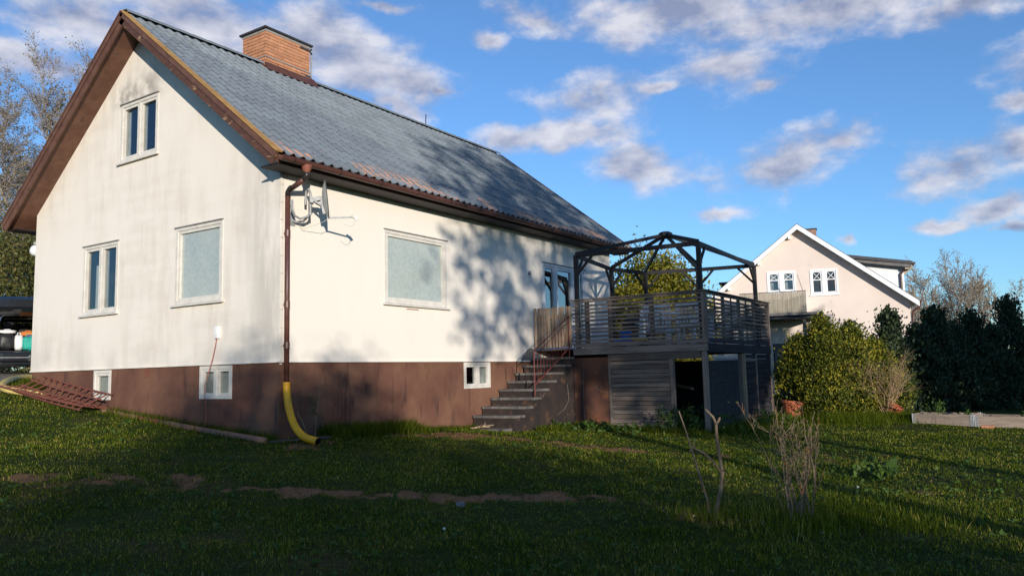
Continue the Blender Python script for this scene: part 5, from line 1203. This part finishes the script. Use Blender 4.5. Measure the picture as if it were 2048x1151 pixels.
blob_bush('spring_tree', g3(21.5, 4.5), 1.5, 3.6, 'low green bush far behind the deck railing', 5000, 'springleaf', .12, cat='tree', stems=6)
ntr = empty('bare_tree', g3(42.3, -6.2), 'round bare grey tree right of the pink house', 'tree')
segs, tips = grow(g3(42.3, -6.2), 4, .1, stems=[((.55 * math.cos(a_ * .9), .55 * math.sin(a_ * .9), 1), random.uniform(4.4, 5.4), .08) for a_ in range(8)] + [((.1, -.05, 1), 5.8, .10)], levels=3, kids=8.0, spread=.42, ratio=.47, wander=.10, up=.05)
link('trunk', seg_mesh('trunk', [q for q in segs if q[4] == 0], 6), M['bark'], ntr); cr_ = link('crown', seg_mesh('crown', [(q[0], q[1], q[2] + .010, q[3] + .009) for q in segs if q[4] > 0], 3), M['bark'], ntr)
T_ = np.array([tuple(q) for q in tips]); C = T_[rng.integers(0, len(T_), 5000)] + rng.normal(size=(5000, 3)) * .12; link('leaves', leaf_mesh('leaves', C, .09), M['budtree'], cr_)
conifer(g3(13.6, 33.0), 9.9, 1.2, 'top of a dark spruce just over the roof ridge', 2500, 'thuja', .3, name='spruce')
# golden thujas behind the deck corner
for x, y, h, r_, lb, n in ((13.15, -4.72, 2.10, .58, 'golden thuja against the deck corner above the terracotta pot', 11000), (13.1, -5.35, 2.62, .64, 'golden thuja, tallest, second from the deck in the lit group', 15000), (13.5, -5.95, 2.35, .66, 'golden thuja in the middle of the lit group behind the bare shrub', 14000),
                          (14.2, -6.35, 2.05, .66, 'golden thuja at the right end of the lit group, nearest the leaning pot', 12000), (12.75, -5.45, 1.35, .62, 'low golden thuja in front of the tallest one', 9000), (13.1, -6.0, 1.15, .55, 'low golden thuja beside the leafless shrub', 8000)):
    conifer(g3(x, y), h - .08, r_ * 1.18, lb, int(n * 1.45), 'gold', .066, group='golden thujas', clump=.72, lumps=4)
# dark thuja hedge
for i, (x, y, h, r_, lb) in enumerate(((15.4, -5.6, 2.35, .62, 'dark thuja behind the golden group, leftmost of the dark hedge'), (16.3, -6.5, 2.75, .60, 'dark thuja in the hedge below the pink wall, pointed top'), (17.1, -7.1, 2.30, .72, 'dark thuja in the hedge below the pink house corner'), (17.9, -7.5, 2.85, .68, 'dark thuja in the hedge right of the pink house corner'), (18.7, -7.9, 2.40, .75, 'dark thuja in the hedge under the bare grey tree'), (19.4, -8.35, 2.75, .70, 'dark thuja above the joint of the raised beds'), (20.1, -8.8, 2.35, .75, 'dark thuja third from the right picture edge'), (20.9, -9.3, 3.25, .72, 'dark thuja with tall spiky top at the right edge'), (21.7, -9.9, 2.6, .8, 'dark thuja cut by the right picture edge'), (22.5, -10.6, 3.1, .9, 'dark thuja last at the right end of the hedge'))):
    conifer(g3(x, y), h + .05, r_, lb, 9500, 'thuja', .11, group='dark thuja hedge', clump=.85, sharp=1)
# leafless tan shrub and its leaning pot
ts = empty('leafless_shrub', g3(13.0, -6.75), 'wide leafless tan shrub in front of the thujas', 'shrub')
st2 = []
for i in range(24):
    a = random.uniform(0, 2 * math.pi); q = random.uniform(.15, .95); st2.append(((q * math.cos(a), q * math.sin(a), 1), random.uniform(.85, 1.2), .015))
segs, tips = grow(g3(13.0, -6.75), 1.2, .012, stems=st2, levels=2, kids=5, spread=.38, ratio=.55, wander=.11, up=.05)
link('branches', seg_mesh('branches', segs, 4), M['twig'], ts)
C = np.array([tuple(q) for q in tips]); C = C[rng.integers(0, len(C), 400)] + rng.normal(size=(400, 3)) * .05; tag(link('buds', leaf_mesh('buds', C, .045), M['springleaf'], ts), kind='stuff')
def pot(c, tilt, label, rad=.28, h=.34):
    e = empty('plant_pot', c, label, 'pot', 'terracotta pots'); b = Vector(c)
    axis = Vector((tilt[0], tilt[1], 1)).normalized()
    mb = MB(); mb.lathe([(.001, .01), (rad * .62, .0), (rad * .93, h * .84), (rad * 1.02, h * .84), (rad * 1.02, h), (rad * .93, h), (rad * .90, h * .9), (.001, h * .86)], b, 20, axis); mb.build('shell', M['terracotta'], e)
    mb = MB(); mb.lathe([(.001, h * .9), (rad * .9, h * .89)], b, 16, axis); mb.build('soil_fill', M['soil'], e)
pot(g3(12.42, -4.66, .0), (.05, -.1), 'round terracotta pot at the foot of the deck corner', .31, .42)
pot(g3(13.25, -6.72, -.02), (-.05, -.55), 'terracotta pot leaning over under the leafless shrub', .22, .42)

# raised beds of pallet collars
def bed(x, y, rz, label, ln=1.2, wd=.8):
    e = empty('raised_bed', g3(x, y), label, 'raised bed', 'raised beds'); z = G(x, y) + .0; m4 = xf((x, y, z), rz); T = lambda a, b_, c: tuple(m4 @ Vector((a, b_, c)))
    MB(T).box(-ln / 2 + .02, ln / 2 - .02, -wd / 2, -wd / 2 + .022, -.05, .235).build('side_board', M['bed_y'], e, bevel=.003)
    MB(T).box(-ln / 2 + .02, ln / 2 - .02, wd / 2 - .022, wd / 2, -.05, .235).build('side_board', M['bed_y'], e, bevel=.003)
    for s in (-1, 1): MB(T).box(s * ln / 2 - .011, s * ln / 2 + .011, -wd / 2 + .03, wd / 2 - .03, -.05, .235).build('end_board', M['bed_y'], e, bevel=.003)
    for s in (-1, 1):
        for q in (-1, 1):
            mb = MB(T); mb.box(s * ln / 2 - .05 * (s > 0) - .002, s * ln / 2 + .05 * (s < 0) + .002, q * (wd / 2 + .003) - .003, q * (wd / 2 + .003) + .003, -.02, .245); mb.tube([(s * (ln / 2 + .012), q * wd / 2, -.02), (s * (ln / 2 + .012), q * wd / 2, .25)], .012, 6); mb.build('corner_hinge', M['galv'], e)
    MB(T).box(-ln / 2 + .03, ln / 2 - .03, -wd / 2 + .03, wd / 2 - .03, -.04, .18).build('soil_fill', M['soil'], e)
    return e
bdir = math.atan2(-9.52 + 7.51, 11.57 - 11.83)
bd = Vector((math.cos(bdir), math.sin(bdir), 0)); bn = Vector((-bd.y, bd.x, 0))
b0 = Vector((11.84, -7.46, 0)) + bn * .42
for i, lb in enumerate(('weathered pallet collar bed, left one by the terracotta pot', 'weathered pallet collar bed, middle one in front of the hedge', 'weathered pallet collar bed at the right picture edge')):
    c = b0 + bd * (.61 + i * 1.25); bed(c.x, c.y, bdir, lb)
def weed(c, n, h, label, sp=.12, mat='weed', ls=.07, cat='plant', group=None, name='weed_clump'):
    e = empty(name, c, label, cat, group); P, Q, C = [], [], []
    for _ in range(n):
        d = Vector((random.gauss(0, .28), random.gauss(0, .28), 1)).normalized(); L = h * random.uniform(.6, 1.1); p0 = Vector(c) + Vector((random.gauss(0, sp), random.gauss(0, sp), 0))
        P.append(tuple(p0 - Vector((0, 0, .02)))); Q.append(tuple(p0 + d * L))
        for _ in range(9): C.append(tuple(p0 + d * L * random.uniform(.25, 1.05)))
    V, F = frusta(np.array(P), np.array(Q), np.full(n, .004), np.full(n, .0015), 3); tag(link('stalks', fast_mesh('stalks', V, F), M['weedstalk'], e), kind='stuff')
    link('leaves', leaf_mesh('leaves', np.array(C), ls), M[mat], e); return e
M['weedstalk'] = pm('green_stalk', (.07, .11, .03), (.10, .12, .04), 9, .7, 0)
c = b0 + bd * .45; weed((c.x, c.y, G(c.x, c.y) + .18), 9, .34, 'leafy green plant growing in the left raised bed', .08)
c = b0 + bd * 3.1; weed((c.x, c.y, G(c.x, c.y) + .18), 8, .26, 'leafy green plant growing in the right edge raised bed', .08)
c = b0 + bd * 1.0; weed((c.x, c.y, G(c.x, c.y) + .18), 5, .14, 'small weeds in the left raised bed near the hinge', .10)
c = b0 + bd * 2.2; weed((c.x, c.y, G(c.x, c.y) + .18), 5, .14, 'small weeds in the middle raised bed', .12)
weed(g3(7.3, -3.75), 26, .55, 'tall green weeds growing in the dark doorway of the store', .22, ls=.10)
weed(g3(7.9, -4.45), 24, .40, 'green weeds in front of the chain link panel', .5, ls=.08)
weed(g3(10.2, -4.7), 22, .35, 'green weeds at the foot of the dark boarded panel', .5, ls=.08)
weed(g3(6.9, -2.6), 30, .16, 'low broad weeds along the boarded store wall', .45, ls=.08)
weed(g3(6.8, -1.75), 30, .18, 'low weeds at the foot of the rusty brown landing base', .3, ls=.08)
weed(g3(3.3, -8.1), 14, .25, 'dark leafy sprig in front of the raised lawn strip', .12, ls=.11)
# dead climber on the plinth
dc = empty('dead_climber', g3(.60, -.16), 'dry leafless climber against the plinth beside the yellow hose', 'plant')
segs, tips = grow(g3(.60, -.16), .85, .009, levels=2, kids=5, spread=.4, ratio=.28, wander=.13, first=.2, up=.12)
link('stem', seg_mesh('stem', segs, 4), M['twig'], dc); C = np.array([tuple(q) for q in tips])[:40]; link('dry_leaves', leaf_mesh('dry_leaves', C, .05), M['deadgrass'], dc)
mb = MB(); mb.tube([gp(.34, -.32, .0), (.30, -.20, -.95), (.26, -.12, -.80)], .006, 5); tag(mb.build('dry_stick', M['twig'], None, g3(.34, -.3)), 'short dry stick leaning on the plinth near the hose', 'stick')

# ------------------------------------------------------------------ pruned shrubs in the foreground lawn
def stems_mesh(paths):
    mb = MB()
    for pts, r0, r1 in paths:
        n = len(pts); mb.tube(pts, [lerp(r0, r1, i / (n - 1)) for i in range(n)], 7)
    return mb
fr_ = Vector((.5565, -.8305, 0)).normalized(); fu = Vector((0, 0, 1)); ff = Vector((.83, .555, 0)).normalized()
def sp(base, L): return [Vector(base) + fr_ * a + fu * z + ff * d for a, z, d in L]
B1 = g3(-.55, -7.16)
sh1 = empty('pruned_shrub', B1, 'sparse pruned shrub with two tall bare stems in the foreground lawn', 'shrub')
P1 = [([(-.02, -.05, 0), (.03, .10, .01), (.08, .27, .02), (.10, .44, .0), (.07, .62, -.02), (.055, .80, -.02), (.06, .92, .0), (.04, .98, .02), (-.03, 1.06, .04)], .021, .012),
      ([(.05, .90, 0), (.085, .95, -.02), (.095, .98, -.02)], .013, .012), ([(.09, .44, 0), (.04, .52, .04), (-.05, .62, .08), (-.17, .68, .11), (-.19, .70, .12)], .012, .008), ([(-.14, .67, .1), (-.15, .76, .1)], .006, .004),
      ([(-.03, -.05, -.02), (-.08, .2, -.04), (-.15, .45, -.06), (-.21, .68, -.05), (-.26, .88, -.03), (-.31, 1.05, -.02)], .013, .006), ([(.10, .30, .02), (.15, .36, .0)], .006, .003), ([(-.21, .68, -.05), (-.25, .64, -.08)], .006, .003)]
for L, a, b_ in P1: stems_mesh([(sp(B1, L), a, b_)]).build('stem', M['shrubbark'], sh1, smooth=True)
B2 = g3(-.15, -7.85)
sh2 = empty('pruned_shrub', B2, 'bushy pruned shrub with many bare stems, right of the sparse one', 'shrub')
rs = random.Random(9)
for i in range(15):
    ox = rs.uniform(-.14, .14); od = rs.uniform(-.09, .09)
    d_ = fr_ * (ox * 2.2 + rs.gauss(0, .16)) + ff * (od * 2 + rs.gauss(0, .14)) + fu
    p_ = Vector(B2) + fr_ * ox + ff * od - fu * .03
    segs, tips = grow(p_, 0, 0, stems=[(d_, rs.uniform(.60, 1.0), rs.uniform(.008, .014))], levels=3, kids=2.6, spread=.34, ratio=.44, wander=.09, up=.05, seg=6, first=.35)
    link('stem', seg_mesh('stem', segs, 6), M['shrubbark'], sh2)
C = np.array([tuple(Vector(B2) + fr_ * rs.gauss(.1, .33) + fu * abs(rs.gauss(.4, .3)) + ff * rs.gauss(0, .25)) for _ in range(420)]); link('leaves', leaf_mesh('leaves', C, .035), M['weed'], sh2)

# ------------------------------------------------------------------ grass
def keep_lawn(x, y):
    k = ~((x > -.02) & (x < LW + .05) & (y > -.02) & (y < WG)) & ~((x > XD - .02) & (x < XE + .03) & (y > YD - .02) & (y < 0)) & ~((x > 4.95) & (x < 7.6) & (y > -1.12) & (y < 0))
    s = soil_at(x, y) + .28 * hsh(x * 3, y * 3, 1.9)
    k &= rng.random(len(x)) > np.clip((s - .26) * 2.0, 0, .90)
    k &= gravel_at(x, y) < .3
    for i in range(3):
        c = b0 + bd * (.61 + i * 1.25); k &= ~((abs((x - c.x) * bd.x + (y - c.y) * bd.y) < .62) & (abs((x - c.x) * bn.x + (y - c.y) * bn.y) < .42))
    return k
def blades(x, y, h, w, lean=.35):
    n = len(x); z = gz(x, y) + .018 * hsh(x, y, 1.3) + .012 * hsh(x + 5, y, 4.1) - .006
    a = rng.uniform(0, 2 * np.pi, n); la = rng.uniform(0, 2 * np.pi, n); L = h * lean * np.abs(rng.normal(size=n))
    bx_, by_ = np.cos(a) * w / 2, np.sin(a) * w / 2
    V = np.stack([np.stack([x - bx_, y - by_, z], -1), np.stack([x + bx_, y + by_, z], -1), np.stack([x + np.cos(la) * L, y + np.sin(la) * L, z + h], -1)], 1)
    return V.reshape(-1, 3)
az0 = math.atan2(.5513, .8274)
def sample(n, r0, r1, pw, half=R(47)):
    u = rng.random(n); e = 2 - pw; r_ = (r0 ** e + u * (r1 ** e - r0 ** e)) ** (1 / e); a = az0 + rng.uniform(-half, half, n)
    return CAM.x + r_ * np.cos(a), CAM.y + r_ * np.sin(a), r_
x, y, r_ = sample(640000, 3.2, 24, 1.35); k = keep_lawn(x, y); x, y, r_ = x[k], y[k], r_[k]
tall = np.clip(.85 + .6 * hsh(x, y, .7) + .55 * hsh(x, y, 3.0), .35, 2.0)
hh = (.020 + .032 * rng.random(len(x)) ** 1.5) * tall; ww = (.0050 + .004 * rng.random(len(x))) * np.clip(r_ / 8, .8, 2.2)
V = blades(x, y, hh, ww, .5); me = fast_mesh('grass', V, np.arange(len(V)).reshape(-1, 3))
dry = np.clip(.40 + .26 * hsh(x + 3, y - 2, .9) + .34 * rng.normal(size=len(x)), 0, 1); put_attr(me, 'rnd', np.repeat(dry, 3))
tag(link('grass', me, M['grass']), 'short mown lawn grass around the house', 'grass', kind='stuff')
# taller unmown grass: foot of walls, shrubs and hedge
def tufts(cx, cy, sx, sy, n, h): return np.stack([rng.normal(cx, sx, n), rng.normal(cy, sy, n), np.full(n, h)], 0)
parts = [np.stack([-.04 - np.abs(rng.normal(0, .13, 5000)), rng.uniform(-.1, 4.6, 5000), .10 + .10 * rng.random(5000)], 0),
         np.stack([rng.uniform(.75, 3.1, 9000), -.06 - np.abs(rng.normal(0, .20, 9000)), .14 + .14 * rng.random(9000)], 0),
         np.stack([rng.uniform(3.1, 5, 1500), -.05 - np.abs(rng.normal(0, .10, 1500)), .07 + .06 * rng.random(1500)], 0),
         np.stack([rng.uniform(5.6, 7.5, 4000), -1.2 - np.abs(rng.normal(0, .2, 4000)), .08 + .08 * rng.random(4000)], 0),
         np.stack([7.45 - np.abs(rng.normal(0, .22, 5000)), rng.uniform(-4.3, -1.3, 5000), .08 + .08 * rng.random(5000)], 0),
         np.stack([rng.uniform(7.4, 12.2, 5000), -4.3 - np.abs(rng.normal(0, .25, 5000)), .10 + .12 * rng.random(5000)], 0),
         tufts(12.0, -6.2, .7, .55, 6000, .26), tufts(12.6, -7.1, .35, .45, 4000, .24), tufts(-.15, -7.85, .40, .40, 2300, .15), tufts(-.55, -7.16, .2, .2, 900, .14), tufts(.5, -8.4, .6, .5, 2200, .12),
         np.stack([.0 - np.abs(rng.normal(0.1, .12, 1200)), rng.uniform(7.3, 8.0, 1200), .18 + .10 * rng.random(1200)], 0)]
X = np.concatenate(parts, 1); x, y, h = X; h = h * rng.uniform(.45, 1.15, len(h))
k = ~((x > -.02) & (y > -.02) & (x < LW)) ; x, y, h = x[k], y[k], h[k]
V = blades(x, y, h, .006 + .003 * rng.random(len(x)), .38); me = fast_mesh('tall_grass', V, np.arange(len(V)).reshape(-1, 3))
put_attr(me, 'rnd', np.repeat(np.clip(.30 + .28 * rng.normal(size=len(x)) + .45 * (np.hypot(x + .5, y + 7.3) < 1.0) * rng.random(len(x)), 0, 1), 3))
tag(link('tall_grass', me, M['grass']), 'taller unmown grass at the foot of walls and shrubs', 'grass', kind='stuff')
# fallen leaves, rosette weeds and straw scattered in the lawn
x, y, r_ = sample(9000, 3.5, 16, 1.2); k = keep_lawn(x, y); x, y = x[k], y[k]
pz_ = gz(x, y) + .018 * hsh(x, y, 1.3) + .012 * hsh(x + 5, y, 4.1)
n = len(x); ri = np.repeat(np.arange(n // 7), 6); C = np.stack([x[ri], y[ri], pz_[ri] + .012], 1) + rng.normal(size=(len(ri), 3)) * np.array([.025, .025, .004])
tag(link('lawn_weeds', leaf_mesh('lawn_weeds', C, .05, .6, droop=np.stack([rng.normal(size=len(ri)), rng.normal(size=len(ri)), .4 * np.ones(len(ri))], 1)), M['weed']), 'small broad leaved weeds scattered in the lawn', 'weeds', kind='stuff')
C = np.stack([x[n // 3:], y[n // 3:], pz_[n // 3:] + .02], 1); C2 = np.array(B1) + rng.normal(size=(260, 3)) * np.array([.22, .22, .015]) + np.array([0, 0, .03]); C3 = np.array(B2) + rng.normal(size=(160, 3)) * np.array([.3, .3, .015]) + np.array([0, 0, .03])
C = np.concatenate([C[:420], C2, C3])
tag(link('leaf_litter', leaf_mesh('leaf_litter', C, .034, .4, droop=np.stack([rng.normal(size=len(C)), rng.normal(size=len(C)), .1 * np.ones(len(C))], 1)), M['litter']), 'dry fallen leaves and straw scattered in the lawn', 'leaf litter', kind='stuff')
# dandelion clocks, stone and loose brick
for i, (x, y) in enumerate(((1.6, -8.1), (2.6, -7.3), (-3.0, -5.7))):
    z = G(x, y); e = empty('dandelion_clock', (x, y, z), 'white dandelion seed head ' + ('right of the bushy pruned shrub', 'farthest out in the right lawn', 'left in the shaded foreground')[i], 'dandelion', 'dandelion seed heads')
    mb = MB(); mb.tube([(x, y, z), (x + .01, y, z + .11)], .003, 5); mb.build('stalk', M['weedstalk'], e)
    mb = MB(); mb.lathe([(.001, .012), (.009, .008), (.012, .0), (.009, -.008), (.001, -.012)], (x + .01, y, z + .115), 8); mb.build('seed_head', M['whitebag'], e)
def rock(c, s, mat, label, name='stone'):
    bm = bmesh.new(); bmesh.ops.create_icosphere(bm, subdivisions=2, radius=1)
    for v_ in bm.verts: v_.co = Vector(c) + Vector((v_.co.x * s[0], v_.co.y * s[1], v_.co.z * s[2])) * (1 + .16 * math.sin(v_.co.x * 5 + v_.co.z * 4) + .1 * math.cos(v_.co.y * 7))
    me = bpy.data.meshes.new(name); bm.to_mesh(me); bm.free(); tag(link(name, me, mat, None, c), label, 'stone')
rock(g3(-1.75, -4.92, .02), (.055, .045, .04), M['stone'], 'small grey stone beside the soil strip in the lawn')
c = b0 + bd * 1.55 - bn * .75
mb = MB(); mb.box(c.x - .06, c.x + .06, c.y - .12, c.y + .12, G(c.x, c.y) - .01, G(c.x, c.y) + .06); tag(mb.build('loose_brick', M['brick'], None, (c.x, c.y, G(c.x, c.y)), bevel=.006), 'loose red brick on the lawn in front of the raised beds', 'brick')
sk = empty('kindling', g3(4.75, -.35), 'small heap of split sticks beside the bottom step', 'sticks')
for i in range(6):
    a = random.uniform(-.5, .5); mb = MB(); mb.bar(gp(4.55 + i * .02, -.35 - .05 * i, .03 + .012 * i), gp(4.95 + .02 * i, -.45 + a * .3, .05 + .012 * i), .04, .025); mb.build('stick', M['picket_x'], sk)
# street lamp far right
sl = empty('street_lamp', (62.6, -9.0, -1.6), 'slim curved street lamp far behind the hedge at the right', 'street lamp')
mb = MB(); mb.tube([(62.6, -7.6, -1.6), (62.6, -7.6, 3.2), (62.6, -7.9, 3.8), (62.6, -8.6, 4.1), (62.6, -9.8, 4.25)], .05, 7); mb.build('pole', M['galv'], sl)
mb = MB(); mb.bar((62.6, -9.7, 4.24), (62.6, -10.3, 4.25), .22, .10); mb.build('lamp_head', M['galv'], sl)

# ------------------------------------------------------------------ trees behind the photographer that shade lawn, deck and roof
def sun_at(X, Y, Z, yp):      # where the sun ray to (X,Y,Z) crosses the plane y = yp
    s = Y - yp; return (X - .84 * s, yp, Z + .20 * s)
def shade_crown(name, cx, cy, base_z, top_z, rx, n, lsize, label, seed, gaps=0., cat='tree', tr=.18, group='trees behind the photographer'):
    e = empty(name, g3(cx, cy), label, cat, group); r_ = np.random.default_rng(seed); zc = (base_z + top_z) / 2
    mb = MB(); g0 = G(cx, cy); mb.tube([(cx, cy, g0 - .1), (cx + .1, cy, lerp(g0, top_z, .4)), (cx, cy, top_z * .9)], [tr, tr * .7, .03], 8); mb.build('trunk', M['bark'], e)
    nc = 150; u = r_.normal(size=(nc, 3)); u /= np.linalg.norm(u, axis=1, keepdims=True); q = r_.uniform(.1, 1, nc)[:, None] ** .5
    cc = np.array([cx, cy, zc]) + u * q * np.array([rx, rx * .8, (top_z - base_z) / 2]); idx = r_.integers(0, nc, n)
    C = cc[idx] + r_.normal(size=(n, 3)) * (.30 if rx > 2 else .3)
    link('crown', leaf_mesh('crown', C, lsize, .7), M['shade'], e)
    return e
shade_crown('garden_tree', -10.8, -23.0, 3.3, 12.7, 3.8, 5200, .26, 'tall garden tree behind the photographer, shading the roof', 3)
shade_crown('garden_tree', -7.3, -23.4, 2.0, 6.2, 2.9, 8500, .26, 'garden tree behind the photographer, shading the deck', 4)
shade_crown('garden_tree', 9.8, -20.5, -1.2, 6.5, 4.2, 16000, .26, 'dense garden tree to the right, shading the thuja hedge', 5)
for i, (cx, top, rx, n_) in enumerate(((-24.0, 1.6, 1.1, 3500), (-22.2, 3.3, 1.3, 5500), (-20.4, 4.9, 1.4, 8000), (-18.8, 5.2, 1.4, 9000), (-17.2, 4.6, 1.2, 8000), (-15.6, 3.1, 1.2, 7500), (-14.0, 2.9, 1.2, 5000), (-12.4, 1.9, 1.2, 4600), (-10.8, .9, 1.1, 2600), (-9.2, .3, 1.0, 1600))):
    shade_crown('boundary_bush', cx - 1.4, -24.0, -1.8, top, rx, n_, .15, 'boundary bush behind the photographer, %s along the plot edge' % ('first', 'second', 'third', 'fourth', 'fifth', 'sixth', 'seventh', 'eighth', 'ninth', 'last')[i], 10 + i, cat='bush', tr=.05, group='bushes behind the photographer')
